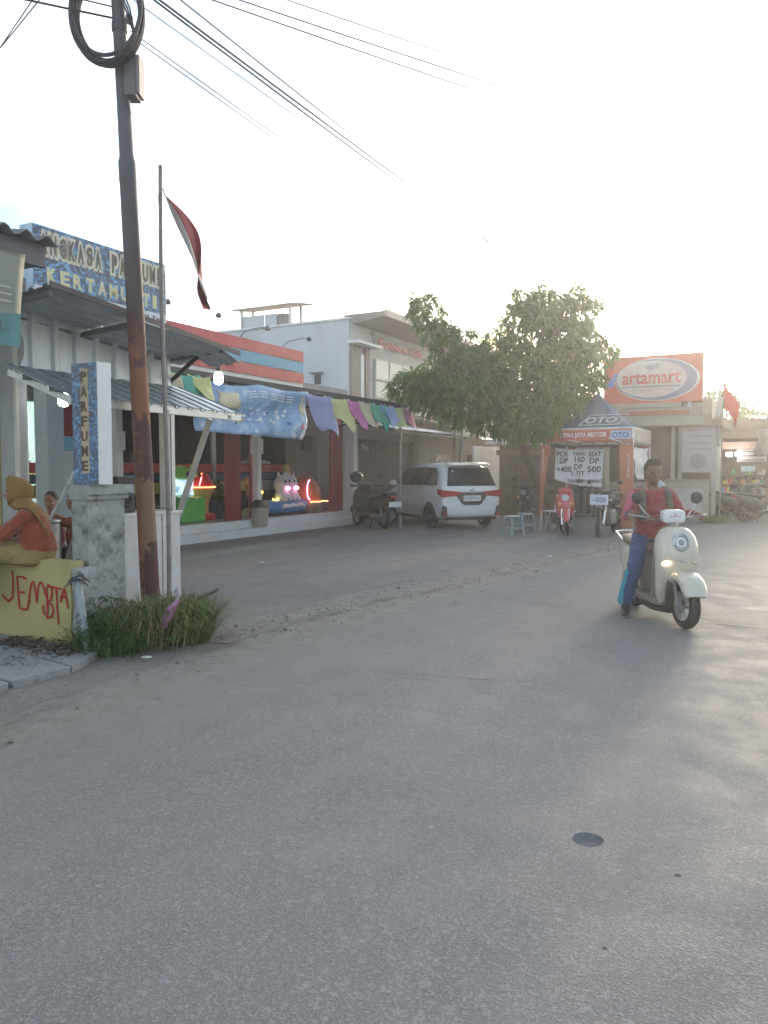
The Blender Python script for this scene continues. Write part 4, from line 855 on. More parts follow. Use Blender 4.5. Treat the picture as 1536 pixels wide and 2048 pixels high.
def cable(label, a, b, sag, r, n=40, grp=None):
    a, b = Vector(a), Vector(b); P = [a.lerp(b, i/n) - Vector((0,0,sag*4*(i/n)*(1-i/n))) for i in range(n+1)]
    mb = MB(); mb.tube([p-a for p in P], r, 6); return solo('overhead_cable', mb, CAB, label, 'cable', tuple(a), 0., grp, smooth=True)
T0 = Vector((PX,PY,0))
def at(z, dx=.1): return T0+pc(z)+Vector((dx,-.02,0))
far = lambda v, z, u=46: st(u, v, z)
cable('thick black cable running highest along the street from the pole', at(5.93), far(5.9,7.2), .35, .0105)
cable('thick black cable just under the highest one along the street', at(5.88,.12), far(5.5,7.0), .5, .0095)
cable('black cable crossing between the two thick street cables', at(6.1), far(5.0,6.6), .55, .007)
cable('slack thin cable below the thick street cables', at(5.75), far(6.6,7.4), .3, .004)
cable('upper of the twin thin wires leaving the coil towards the shops', at(5.45), far(9.2,6.9), .12, .005, grp='twin wires along the shops')
cable('lower of the twin thin wires leaving the coil towards the shops', at(5.4), far(9.0,6.6), .12, .005, grp='twin wires along the shops')
cable('faint upper cable drifting right across the white sky', at(6.05,.1), st(30,-8,7.6), .3, .006)
cable('second faint cable drifting right beneath the upper one', at(5.98,.1), st(30,-8,7.2), .35, .006)
cable('thin wire right of the pole rising out of the picture', at(6.2,.1), st(30,-8,7.9), .3, .0045)
cable('blurred cable from the pole to the upper left corner', at(5.56,-.05), (-11.5,2.9,5.75), .12, .009)
cable('thinner cable above the one to the upper left corner', at(5.66,-.05), (-11.5,3.1,6.1), .1, .006)
cable('pale wire slanting down left behind the coil', (-2.9,6.9,5.75), (-9.5,14.2,5.9), .15, .006)
cable('second pale wire slanting down left behind the coil', (-2.9,6.9,5.65), (-9.9,13.9,5.7), .15, .006)
# bamboo flag pole with flag
t = thing('flag_pole', 'thin bamboo pole with red and white flag tied beside the utility pole', 'flag pole', (-2.07,7.36,0), 0.)
BAM = mat('grey_bamboo',(.24,.22,.2),.7,var=.2,scale=12)
n = 14; P = []; r_ = []
for k in range(n+1):
    z = k*4.33/n; x = -.005*z+.012*math.sin(z*1.5)
    P += [(x,0,z),(x,0,z+.015),(x,0,z+.03)]; r0 = .023-.0012*z; r_ += [r0,r0*1.2,r0]
P = P[:-2]; r_ = r_[:-2]
part('bamboo', MB().tube(P, r_, 10), BAM, t, smooth=True)
FR = mat('flag_red',(.42,.1,.11),.8,var=.1,transl=.5); FW = mat('flag_white',(.5,.47,.47),.8,var=.08,transl=.25)
def fl(i, j):      # i along the fly, j across the hoist; hangs limp in folds
    s = i*1.22; fold = .06*math.sin(j*5+i*3)
    x = .02+.40*i+.055*math.sin(i*5.5)*(j-.3) + (.11*(j)*math.sin(math.pi*min(1,i*1.15))) 
    z = 4.06-.98*i-.05*(1-j)*0 + .05*j*math.sin(math.pi*i) - .10*j*(1-i)*0
    return (x, .11*math.sin(j*7+i*4)*min(1,i*2.5), z-.10*(j)*i*i)
def half(j0, j1, name, m): part(name, MB().grid(lambda a, b: fl(b, j0+(j1-j0)*a), 8, 26), m, t, smooth=True, ang=0, thick=.002)
half(.5,1,'red_half',FR); half(0,.5,'white_half',FW)
part('tie', MB().tube([(0,-.03,4.08),(-.03,-.03,4.05),(-.035,-.02,3.98)],.005,5).tube([(0,0,4.12),(.02,0,4.06),(.03,0,4.04)],.006,5), mat('string',(.15,.14,.14),.8), t)
part('tie', MB().tube([(-.12,-.1,1.15),(.03,-.03,1.12),(.03,.05,1.1)],.006,5), mat('string',(.15,.14,.14),.8), t)

# ================================================================== trees and plants
def leaf_cluster(V, F, c, d, rg, n=10, L=.2, w=.045, droop=.9):
    d = d.normalized(); a = d.orthogonal().normalized(); b = d.cross(a)
    for k in range(n):
        an = 2*math.pi*(k+rg.random()*.8)/n; el = rg.uniform(-.1,1.15)
        q = (a*math.cos(an)+b*math.sin(an))*math.cos(el)+d*math.sin(el)
        q = (q+Vector((0,0,-droop*rg.uniform(.2,1)))).normalized(); ll = L*rg.uniform(.65,1.15); ww = w*rg.uniform(.8,1.15)
        s = q.cross(Vector((0,0,1))); s = s.normalized() if s.length > .05 else a
        u = s.cross(q).normalized(); s = (s*math.cos(.6*rg.uniform(-1,1))+u*math.sin(.6*rg.uniform(-1,1))).normalized()
        p1 = c+q*ll*.45+Vector((0,0,.01)); p2 = c+q*ll+Vector((0,0,-ll*.28)); k0 = len(V); nn = s.cross(q).normalized()*ww*.22
        V += [c+q*.01, p1-nn, p2, p1+s*ww*.5+nn, p1-s*ww*.5+nn]; F += [(k0,k0+1,k0+3),(k0+1,k0+2,k0+3),(k0+1,k0,k0+4),(k0+2,k0+1,k0+4)]
BARK = mat('mango_bark',(.14,.105,.08),.9,var=.25,scale=9,bump=.4,bscale=30,stretch=(1,1,.35))
LEAF = mat('mango_leaf',(.088,.185,.034),.42,var=.5,scale=2.2,transl=.4,spec=.45)
rt = random.Random(31)
def mango(name, label, base, spine, limbs, blobs, dens, parent_cat='tree', L=.2, w=.045, leafm=LEAF, per=10):
    t = thing(name, label, parent_cat, base, 0.); b = Vector(base)
    part('trunk', MB().tube([Vector(p)-b for p, r in spine], [r for p, r in spine], 12), BARK, t, smooth=True)
    for li in limbs: part('limb', MB().tube([Vector(p)-b for p, r in li], [r for p, r in li], 8), BARK, t, smooth=True)
    V, F = [], []; tw = MB()
    for c, r, k in blobs:
        c = Vector(c)-b; nn = int(dens*r[0]*r[2]*k)
        for q in range(nn):
            d = Vector((rt.gauss(0,1),rt.gauss(0,1),rt.gauss(0,1))).normalized(); rr = rt.uniform(.25,1)**.45*rt.choice((1,1,.95,1.08,.8))
            p = c+Vector((d.x*r[0],d.y*r[1],d.z*r[2]))*rr; dd = (d+Vector((0,0,.35))).normalized()
            leaf_cluster(V, F, p, dd, rt, per, L, w)
            if q % 4 == 0: tw.tube([c+(p-c)*.35+Vector((0,0,-.1)), c+(p-c)*.75+Vector((0,0,-.03)), p],[.016,.01,.005],4,False)
    m = MB(); m.add(V, F); tag(part('crown', m, leafm, t, fixn=False), kind='stuff'); tag(part('twigs', tw, BARK, t, fixn=False), kind='stuff')
    return t
def W(px, py, Y): return ((px-768)/1540*Y*1.0, Y, 1.5+(938-py)/1540*Y)
Y = 20.2
spine = [(W(1118,1045,21.6)[:2]+(-.1,),.15),(W(1100,1005,21.5),.14),(W(1075,960,21.2),.125),(W(1052,915,20.9),.115),(W(1040,875,20.6),.105),(W(1036,840,20.4),.095),(W(1050,780,20.3),.075),(W(1070,700,20.3),.05),(W(1095,630,20.2),.025)]
limbs = [[(W(1040,880,20.6),.08),(W(1028,835,20.4),.07),(W(980,785,20.0),.05),(W(910,745,19.8),.035),(W(860,665,19.8),.015)],
         [(W(1038,860,20.5),.07),(W(1075,830,20.2),.06),(W(1130,790,20),.045),(W(1200,740,20),.02)],
         [(W(1045,800,20.3),.05),(W(1000,720,20.6),.035),(W(985,650,20.6),.015)],[(W(1060,745,20.3),.05),(W(1140,690,20.5),.035),(W(1180,650,20.5),.015)],[(W(960,770,20),.03),(W(870,800,19.6),.02),(W(810,780,19.4),.01)]]
def B(px, py, rx, rz, k=1., Y=20.2, ry=None): return (W(px,py,Y), (rx/1540*Y, (ry or rx*.9)/1540*Y, rz/1540*Y), k)
blobs = [B(848,628,36,34,1.2,19.9),B(880,668,34,26,1.0,19.9),B(905,690,50,36,1,19.9),B(815,770,38,34,1.1,19.4),B(862,770,60,48,1.1,19.6),B(930,748,66,52,1.,19.9),B(930,800,90,50,1.1,19.6),B(1000,712,60,46,1,20.3),B(985,770,60,50,1,19.9),B(1030,770,90,80,1,20.2),B(1095,620,62,44,1.,20.3),B(1080,660,85,60,.95,20.3),B(1155,620,42,46,.9,20.3),B(1125,700,74,60,1,20.3),B(1165,722,56,50,1,20.1),B(1210,700,28,18,.8,20.1),B(1100,785,84,58,1.1,19.6),B(1148,772,46,44,1.,19.5),B(1060,835,85,42,1.1,19.4),B(1115,812,50,26,1.1,19.0),B(965,845,40,24,.7,19.8),B(1020,862,28,26,.8,20.2),B(1075,852,45,24,1.1,18.8),B(900,822,60,26,.9,19.4),B(1050,610,36,26,.7,20.3)]
mango('mango_tree', 'leafy mango tree with a leaning trunk beside the promo tent', spine[0][0][:2]+(0,), spine, limbs, blobs, 160, L=.3, w=.072)
# young trees behind the car
for lab, px, top in (('slim young tree with bare pale stem just behind the car, left one',905,838),('slim young tree with bare pale stem just behind the car, right one',918,826)):
    q = W(px,1035,23.2); sp_ = [((q[0],23.2,-.05),.05),((q[0]-.03,23.2,1.2),.042),((q[0]+.05,23.1,2.4),.036),(W(px+4,top-30,23),.02)]
    mango('young_tree', lab, (q[0],23.2,0), sp_, [], [B(px,top-25,34,22,.8,23)], 60, L=.18)
# trees at far right, backlit
q = W(1425,1000,34)
mango('backlit_tree', 'dark backlit tree crown right of the oval shop sign', (q[0],34,0), [((q[0],34,0),.12),((q[0]+.2,34,3),.09),((q[0]+.2,34,5),.04)], [], [B(1420,800,40,26,1,34),B(1460,812,28,20,.9,34),B(1440,840,55,22,1,34)], 45, L=.35, w=.09)
q = W(1500,1000,34)
t = mango('backlit_tree', 'sparse backlit tree rising above the far stall roof', (q[0],36,0), [((q[0],36,0),.1),((q[0]-.2,36,3),.07),((q[0]-.3,36,4.6),.03)], [[((q[0]-.2,36,3.4),.04),((q[0]-1,36,4.4),.015)]], [B(1478,812,26,9,.8,36),B(1505,850,14,26,.5,36),B(1530,868,26,10,.8,30)], 45, L=.35, w=.08)
for lab, px, Y, top, wd in (('broad dark tree behind the far stalls, nearest the oval sign',1440,40,770,60),('low dark tree behind the far stalls at the right edge',1530,42,800,60),('unseen tree added just outside the right edge to block the low sun',1640,44,760,90),('tall unseen tree added beyond the right edge to block the low sun',1790,44,740,110)):  # the last two are out of view, added to block the low sun
    q = W(px,1000,Y); zt = W(px,top,Y)[2]
    mango('far_tree', lab, (q[0],Y,0), [((q[0],Y,0),.16),((q[0]+.1,Y,zt*.5),.12),((q[0],Y,zt*.85),.05)], [[((q[0]+.1,Y,zt*.45),.07),((q[0]+1.,Y,zt*.7),.03)],[((q[0]+.1,Y,zt*.5),.07),((q[0]-1.1,Y,zt*.72),.03)]],
          [B(px,top+40,wd,34,1,Y),B(px-wd*.6,top+66,wd*.6,30,1,Y),B(px+wd*.6,top+62,wd*.6,30,1,Y),B(px+10,top+14,wd*.4,18,.9,Y)], 40, L=.34, w=.1, per=9)
# grass and weeds round the pole foot
GRS = mat('tall_grass',(.12,.18,.05),.6,var=.4,scale=3,transl=.25); WEED = mat('broad_weed',(.05,.11,.035),.6,var=.4,scale=5,transl=.2)
rg2 = random.Random(12)
def blade(V, F, base, h, lean, w, rg):
    s = Vector((-lean.y, lean.x, 0)); s = s.normalized() if s.length > 1e-4 else Vector((1,0,0)); k = len(V)
    P = [base, base+Vector((0,0,h*.5))+lean*.28, base+Vector((0,0,h*.86))+lean*.68, base+Vector((0,0,h*.9-lean.length*.2))+lean*1.15]
    for p, f in zip(P, (1,.85,.5,.04)): V += [p-s*w*f, p+s*w*f]
    F += [(k+2*i,k+2*i+1,k+2*i+3,k+2*i+2) for i in range(3)]
def tuft(label, c, rad, n, h, name='grass_tuft', gm=None):
    V, F = [], []
    for i in range(n):
        a = rg2.random()*6.283; r = rad*rg2.random()**.7; b = Vector((math.cos(a)*r, math.sin(a)*r*.8, -.01)); out = Vector((math.cos(a),math.sin(a),0))*(.15+r/rad*.3)*rg2.uniform(.4,1.2)
        out += Vector((rg2.gauss(0,.06),rg2.gauss(0,.06),0)); blade(V, F, b, h*rg2.uniform(.5,1.1), out*h*rg2.uniform(.9,2.6), rg2.uniform(.002,.0045), rg2)
    m = MB(); m.add(V, F); return tag(solo(name, m, gm or GRS, label, 'grass', c, 0., fixn=False), kind='stuff')
tuft('tall green grass fountain right of the pole foot', (-1.78,6.72,0), .26, 2600, .42)
tuft('grass thicket around the utility pole foot', (-2.1,6.75,0), .3, 1500, .36)
tuft('wiry green grass between the pillar and the road', (-2.25,6.5,0), .28, 1200, .34)
tuft('short dry grass at the verge before the pole', (-2.3,6.35,0), .35, 900, .2)
tuft('dry straw stalks standing up out of the green grass', (-2.0,6.62,0), .42, 260, .5, gm=mat('dry_straw',(.3,.24,.13),.8,var=.3))
V, F = [], []
for i in range(1500):
    x, y = rg2.gauss(-2.32,.2), rg2.gauss(6.42,.16); h = abs(rg2.gauss(.06,.13))
    if y > 6.8 or x < -2.52: continue
    leaf_cluster(V, F, Vector((x,y,min(h,.42))), Vector((0,-.2,1)), rg2, 5, .05, .022, .4)
m = MB(); m.add(V, F); tag(solo('weeds', m, WEED, 'low broad leaved weeds in front of the concrete pillar', 'weeds', (0,0,0), 0., fixn=False), kind='stuff')
# pink bag caught in the grass
t = thing('plastic_bag', 'crumpled pink plastic bag caught in the grass', 'bag', (-1.85,6.4,.18), 0.)
def bag(i, j):
    a = i*6.283; r = .055*math.sin(math.pi*min(.97,max(.06,j)))**.5; p = Vector((r*math.cos(a)*.9, r*.5*math.sin(a), .25*j-.02)); q = p*23
    p += Vector((noise.noise(q),noise.noise(q+Vector((3,0,0))),noise.noise(q+Vector((0,5,0)))))*.018; p.x += .09*j*j+.04*j; return p
part('bag', MB().grid(bag, 18, 14), mat('pink_plastic',(.55,.25,.42),.35,var=.25,scale=14,transl=.3), t, smooth=True, ang=0)
part('bag_handle', MB().tube([(.1,0,.2),(.14,-.01,.27),(.12,0,.33),(.09,.01,.28)],.012,6), mat('clear_plastic',(.45,.45,.47),.3,transl=.3), t, smooth=True)
t = solo('wood_offcut', MB().bar((-.16,0,.16),(.16,.08,.32),.09,.02), mat('old_wood',(.12,.1,.085),.9), 'broken dark board stuck behind the grass', 'board', (-1.72,7.12,.05), 0.)
LIT = mat('litter_white',(.55,.55,.53),.6)
for lab, c, s in (('crushed white cup at the verge before the grass',(-1.86,5.98,.02),.045),('white scrap of paper on the forecourt near the road edge',st(12.9,3.75,.0),.06),('small white scrap on the dark forecourt',(-1.95,12.2,.01),.05)):
    m = MB(); rr = random.Random(int(s*1000)); m.ell((0,0,.004),(s,s*.6,s*.22),n=9,k=5); m.v = [tuple(Vector(p)*(1+.5*noise.noise(Vector(p)*40))) for p in m.v]
    solo('litter', m, LIT, lab, 'litter', tuple(c), .4)
# dead leaves by the wall foot
V, F = [], []; rg3 = random.Random(5)
for i in range(420):
    p = st(rg3.gauss(4.2,.12), rg3.uniform(5.0,6.0), .05) ; k = len(V); a = rg3.random()*6.28; L_ = rg3.uniform(.015,.045); d = Vector((math.cos(a),math.sin(a),rg3.uniform(-.3,.5)))*L_; s = Vector((-math.sin(a),math.cos(a),rg3.uniform(-.3,.3)))*L_*.4
    V += [p-d,p+s,p+d,p-s]; F += [(k,k+1,k+2,k+3)]
m = MB(); m.add(V, F); tag(solo('leaf_litter', m, mat('dry_leaf',(.1,.075,.05),.9,var=.5,scale=20), 'dry leaf litter at the foot of the yellow wall', 'litter', (0,0,0), 0., fixn=False), kind='stuff')
# ================================================================== vehicles (local frames: x forward, y left, z up)
def wheel(parent, x, y, r, w, rim, spokes=5, rimr=.62, ang=0., disc=True):
    """tyre with rim, spokes and hub; ang turns the wheel about the vertical"""
    M = Matrix.Translation((x,y,r)) @ Matrix.Rotation(ang,4,'Z') @ Matrix.Rotation(R(90),4,'X')
    prof = [(r*rimr,-w*.42),(r*.8,-w*.5),(r*.93,-w*.42),(r,-w*.18),(r,w*.18),(r*.93,w*.42),(r*.8,w*.5),(r*rimr,w*.42)]
    V_ = MB(); n = 28
    rings = [[M @ Vector((q*math.cos(2*math.pi*k/n), q*math.sin(2*math.pi*k/n), h)) for k in range(n)] for q, h in prof+[prof[0]]]
    V_.loft(rings, caps=False); ty = part('tyre', V_, RUBBER, parent, smooth=True)
    m = MB(); q = r*rimr
    m.loft([[M @ Vector((a*math.cos(2*math.pi*k/n), a*math.sin(2*math.pi*k/n), h)) for k in range(n)] for a, h in ((q*1.02,-w*.42),(q*.92,-w*.4),(q*.88,-w*.15),(q*.88,w*.15),(q*.92,w*.4),(q*1.02,w*.42))], caps=False)
    m.lathe([(q*.22,-w*.4),(q*.26,-w*.3),(q*.26,w*.3),(q*.22,w*.4)],14,(0,0,0),M.to_3x3()) if False else None
    hub = MB().lathe([(q*.2,-w*.42),(q*.25,-w*.3),(q*.25,w*.3),(q*.2,w*.42)],14); hub.xf(M); m.add(hub.v, hub.f)
    for k in range(spokes):
        a = 2*math.pi*k/spokes; s = MB().bar((q*.2*math.cos(a),q*.2*math.sin(a),0),(q*.92*math.cos(a),q*.92*math.sin(a),0),r*.13,w*.5); s.xf(M); m.add(s.v, s.f)
    part('rim', m, rim, ty, smooth=True, ang=35)
    if disc:
        d = MB().lathe([(q*.5,w*.44),(q*.5,w*.47)],18); d.xf(M); part('brake_disc', d, CHROME, ty)
    return ty
def panel(poly, y0, y1): return MB().prism(poly, y0, y1)
# ------------------------------------------------------------------ white people carrier
PAINT = mat('white_car_paint',(.66,.68,.69),.22,var=.03,coat=.6,scale=2); CGL = mat('dark_car_glass',(.018,.02,.022),.06,var=.1,spec=.6); CDK = mat('car_black_trim',(.02,.02,.021),.4)
LRED = mat('tail_lamp_red',(.35,.02,.02),.15,coat=.5); GREYM = mat('alloy',(.32,.33,.34),.3,.8)
hd_ = Vector((-.36,.93)).normalized(); ca = math.atan2(hd_.y, hd_.x)
rearL = Vector((1.25,19.72)); left = Vector((-hd_.y, hd_.x)); cen = rearL - left*.72 + hd_*1.33
t = car = thing('parked_car', 'white people carrier parked nose in beside the dark gate', 'car', (cen.x,cen.y,0), ca)
# body: stations along x, cross-sections in y-z
def sec(x, zb, zs, zbelt, zt, wb, ws, wbelt, wt):
    half = [(0,zb),(wb*.8,zb),(wb,zb+.06),(ws,zs),(ws*1.0,(zs+zbelt)/2),(wbelt,zbelt),(wt+(wbelt-wt)*.12,zt-.12),(wt*.86,zt-.02),(wt*.5,zt+.012),(0,zt+.015)]
    return [Vector((x,y,z)) for y, z in half]+[Vector((x,-y,z)) for y, z in half[-2:0:-1]]
S = [(-2.1,.42,.55,.98,1.04,.66,.76,.75,.70),(-2.06,.3,.5,1.02,1.12,.74,.81,.79,.71),(-1.95,.25,.5,1.05,1.36,.78,.825,.80,.67),(-1.80,.22,.5,1.06,1.58,.79,.83,.805,.62),(-1.5,.2,.5,1.06,1.65,.8,.83,.81,.61),(-.8,.2,.5,1.06,1.675,.8,.83,.81,.62),(.1,.2,.5,1.05,1.66,.8,.83,.81,.62),(.6,.2,.5,1.04,1.58,.8,.83,.81,.63),(1.15,.2,.5,1.03,1.16,.8,.83,.8,.66),(1.3,.2,.5,1.0,1.07,.8,.83,.79,.68),(1.75,.22,.5,.9,.97,.78,.81,.74,.62),(2.02,.26,.48,.76,.82,.68,.74,.64,.5),(2.1,.34,.48,.66,.7,.55,.62,.52,.4)]
body = MB().loft([sec(*s) for s in S]); part('body', body, PAINT, t, smooth=True, ang=50, sub=1)
# side glass (both sides), flush and slightly proud
for s in (1,-1):
    def gq(nm, P): part(nm, MB().add([(x,s*y,z) for x,y,z in P],[tuple(range(len(P)))]), CGL, t, thick=.012)
    gq('rear_quarter_glass',[(-1.74,.815,1.09),(-.95,.822,1.09),(-.95,.68,1.54),(-1.45,.68,1.53),(-1.62,.71,1.43)])
    gq('rear_door_glass',[(-.9,.822,1.09),(.02,.82,1.08),(.02,.68,1.54),(-.9,.68,1.55)])
    gq('front_door_glass',[(.07,.82,1.08),(.95,.82,1.06),(.62,.71,1.42),(.3,.69,1.51),(.07,.68,1.54)])
    part('door_seam', MB().box(-.93,-.92,s*.832-.003,s*.832+.003,.35,1.08).box(.04,.05,s*.832-.003,s*.832+.003,.35,1.08), CDK, t)
    for x in (-.75,.2): part('door_handle', MB().box(x-.09,x+.09,s*.83-.015,s*.83+.02,.9,.935), PAINT, t, bevel=.008)
    part('sill', MB().box(-.95,.95,s*.8-.02,s*.8+.025,.2,.27), CDK, t)
    m_ = part('mirror', MB().ell((.82,s*.95,1.12),(.09,.11,.08)).bar((.85,s*.8,1.08),(.83,s*.9,1.1),.05), PAINT, t, smooth=True); 
    part('tail_lamp', MB().prism([(s*.30,.93),(s*.80,.985),(s*.81,.80),(s*.36,.84)],-2.118,-2.06,'x'), LRED, t, bevel=.006)
    part('lamp_wrap', MB().prism([(-2.09,.985),(-1.86,1.0),(-1.84,.9),(-2.09,.80)],s*.805,s*.84), LRED, t)
    part('bumper_vent', MB().prism([(s*.70,.56),(s*.80,.60),(s*.83,.33),(s*.68,.31)],-2.115,-2.05,'x'), CDK, t)
    part('reflector', MB().prism([(s*.72,.42),(s*.77,.43),(s*.78,.34),(s*.71,.33)],-2.125,-2.05,'x'), LRED, t)
part('rear_window', MB().add([(-2.085,-.68,1.08),(-2.085,.68,1.08),(-1.885,.56,1.53),(-1.885,-.56,1.53)],[(0,1,2,3)]), CGL, t, thick=.02)
part('spoiler', MB().prism([(-2.0,1.60),(-1.96,1.575),(-1.6,1.62),(-1.6,1.675),(-1.9,1.645)],-.56,.56), PAINT, t, bevel=.01)
part('brake_lamp', MB().box(-1.995,-1.97,-.16,.16,1.575,1.592), LRED, t)
part('garnish', MB().prism([(-.40,.905),(.40,.905),(.42,.83),(.27,.63),(.2,.6),(-.2,.6),(-.27,.63),(-.42,.83)],-2.113,-2.06,'x'), CDK, t, bevel=.005)
pl = part('number_plate', MB().box(-2.128,-2.112,-.24,.24,.70,.84), mat('plate_white',(.62,.63,.63),.4), t); text('plate_number','B 1820 VKL',BLACK,pl,(-2.129,.21,.745),(0,-1,0),(0,0,1),.42,.065,.002)
part('chrome_strip', MB().box(-2.13,-2.10,-.3,.3,.915,.935), CHROME, t)
part('badge', MB().lathe([(.045,0),(.05,.012),(.03,.02)],14,(-2.1,0,1.0),Matrix.Rotation(R(-90),3,'Y')), CHROME, t, smooth=True)
part('wiper', MB().tube([(-2.1,0,1.1),(-2.09,.12,1.13),(-2.08,.3,1.14)],.008,5), BLACK, t); part('window_sticker', MB().box(-1.955,-1.945,.44,.5,1.43,1.47), WHITE, t)
part('lower_bumper', MB().box(-2.09,-2.0,-.7,.7,.23,.3), CDK, t)
for x in (-1.33,1.33):
    for s in (1,-1):
        part('wheel_arch', MB().prism([(x+.36*math.cos(a),max(.2,.31+.36*math.sin(a))) for a in [R(k*15) for k in range(-3,16)]],s*.835 if s<0 else s*.70,s*.70 if s<0 else s*.835), CDK, t)
        wheel(t, x, s*.765, .3, .19, GREYM, 10, .66, 0, False)
part('antenna', MB().tube([(-1.6,0,1.7),(-1.75,0,1.86)],.005,5), BLACK, t)
# ------------------------------------------------------------------ step-through scooters
def scooter(name, label, loc, ang, cols, steer=0., plate=None, helmet=False, shield_lamp=True, group=None, mirrors=True, seatc=None, front_plate=False):
    t = thing(name, label, 'motor scooter', (loc[0],loc[1],0), ang, group)
    body = cols[0]; dark = mat('scooter_dark_plastic',(.03,.03,.032),.5); seat = seatc or mat('scooter_seat',(.025,.022,.022),.7)
    wheel(t,.62,0,.26,.09,cols[1],5,.62,steer); wheel(t,-.62,0,.25,.11,cols[1],5,.62)
    # fork, mudguard
    part('fork', MB().tube([(.63,.075,.26),(.52,.075,.62)],.022,8).tube([(.63,-.075,.26),(.52,-.075,.62)],.022,8), CHROME, t, smooth=True)
    part('front_mudguard', MB().loft([ring((.62+.3*math.cos(a),0,.26+.3*math.sin(a)),.065,.03,(0,1,0),(math.cos(a),0,math.sin(a)),10,3) for a in [R(k) for k in range(15,160,18)]]), body, t, smooth=True)
    # leg shield: tapered shell
    sh = part('front_shield', MB().loft([ring((x,0,z),rx,ry,(1,0,0),(0,1,0),18,2.6) for x,z,rx,ry in ((.44,.34,.03,.09),(.46,.45,.06,.16),(.46,.6,.09,.2),(.42,.75,.11,.205),(.37,.88,.11,.18),(.33,.96,.09,.13))]), body, t, smooth=True)
    for s in (-1,1): part('indicator', MB().ell((.52,s*.13,.7),(.03,.035,.05)), mat('amber_lens',(.5,.25,.05),.3), sh, smooth=True)
    part('headlight', MB().lathe([(.085,0),(.09,.02),(.07,.05),(.02,.06)],16,(.46,0,.84),Matrix.Rotation(R(75),3,'Y')), mat('headlamp_glass',(.3,.34,.36),.1,spec=.8), sh, smooth=True)
    part('inner_shield', MB().loft([ring((x,0,z),.03,ry,(1,0,0),(0,1,0),14,3) for x,z,ry in ((.3,.34,.17),(.33,.6,.19),(.29,.86,.15))]), dark, t, smooth=True)
    part('floorboard', MB().loft([ring((x,0,.29),ry,.05,(0,1,0),(0,0,1),12,4) for x,ry in ((.38,.12),(.2,.17),(-.15,.16),(-.3,.13))]), dark, t, smooth=True)
    part('body_side', MB().loft([ring((x,0,z),ry,rz,(0,1,0),(0,0,1),18,2.6) for x,z,ry,rz in ((-.12,.42,.12,.12),(-.25,.5,.16,.17),(-.5,.58,.175,.17),(-.78,.68,.13,.11),(-.98,.76,.06,.05))]), body, t, smooth=True)
    part('seat', MB().loft([ring((x,0,z),ry,rz,(0,1,0),(0,0,1),16,3) for x,z,ry,rz in ((-.02,.72,.09,.03),(-.12,.74,.13,.045),(-.4,.745,.15,.05),(-.55,.785,.14,.05),(-.85,.81,.1,.035))]), seat, t, smooth=True)
    part('rear_mudguard', MB().loft([ring((-.62+.3*math.cos(a),0,.27+.3*math.sin(a)),.06,.02,(0,1,0),(math.cos(a),0,math.sin(a)),8,3) for a in [R(k) for k in range(60,185,20)]]), dark, t, smooth=True)
    part('tail_lamp', MB().ell((-.98,0,.74),(.05,.09,.04)), LRED, t, smooth=True); part('grab_rail', MB().tube([(-.65,.13,.8),(-.9,.12,.86),(-1.0,0,.86),(-.9,-.12,.86),(-.65,-.13,.8)],.012,6), CHROME, t, smooth=True)
    part('engine', MB().loft([ring((x,.1,z),.06,rz,(0,1,0),(0,0,1),10,3) for x,z,rz in ((-.2,.28,.08),(-.5,.27,.11),(-.72,.26,.08))]), mat('engine_grey',(.14,.14,.14),.5,.5), t, smooth=True)
    part('exhaust', MB().tube([(-.3,-.13,.22),(-.45,-.15,.2),(-.55,-.16,.24),(-.9,-.18,.36)],[.02,.025,.05,.05],10), mat('exhaust_black',(.05,.05,.05),.4,.6), t, smooth=True)
    part('shock', MB().tube([(-.66,.12,.28),(-.6,.12,.58)],.03,8), mat('shock_dark',(.05,.05,.05),.4), t)
    hb_ = part('handlebar', MB().tube([(.22,.34,1.0),(.27,.18,.98),(.3,0,.96),(.27,-.18,.98),(.22,-.34,1.0)],.016,8), BLACK, t, smooth=True)
    part('head_cowl', MB().ell((.33,0,.99),(.13,.17,.09)), body, hb_, smooth=True)
    for s in (-1,1):
        part('grip', MB().tube([(.24,s*.25,.985),(.2,s*.37,1.0)],.024,8), RUBBER, hb_, smooth=True)
        if mirrors: part('mirror', MB().tube([(.27,s*.2,1.0),(.25,s*.27,1.12),(.23,s*.3,1.19)],.008,6).ell((.22,s*.32,1.23),(.02,.075,.05)), BLACK, hb_, smooth=True)
    part('stand', MB().tube([(-.25,.08,.25),(-.35,.22,.0)],.014,6).tube([(-.25,-.08,.25),(-.35,-.18,.0)],.014,6), BLACK, t)
    if plate:
        p = part('number_plate', MB().box(-1.03,-1.015,-.13,.13,.52,.64), mat('plate_white',(.62,.63,.63),.4), t); part('plate_bracket', MB().box(-1.014,-.8,-.03,.03,.56,.62), dark, t)
    if helmet:
        part('helmet', MB().ell((.2,.24,1.2),(.15,.13,.14)), mat('helmet_black',(.03,.03,.032),.25,coat=.5), t, smooth=True)
    if front_plate:
        p = part('price_card', MB().box(.55,.565,-.17,.17,.74,.92), mat('card_white',(.6,.63,.68),.5), t); text('card_text','DP 500',mat('card_ink',(.1,.12,.3),.5),p,(.567,-.14,.77),(0,1,0),(0,0,1),.28,.1,.002,.02)
    return t
BK = mat('scooter_black_paint',(.012,.012,.013),.5); DKR = mat('rim_dark',(.06,.06,.06),.4,.6); RD = mat('scooter_red_paint',(.4,.03,.04),.25,coat=.6)
h = Vector((-.62,.95)); scooter('parked_scooter','black scooter with a helmet on its mirror parked by the minimart step',(-.32,19.85),math.atan2(h.y,h.x),(BK,mat('rim_grey',(.25,.25,.25),.4,.6)),plate=True,helmet=True).scale = (1.05,1.35,1.08)
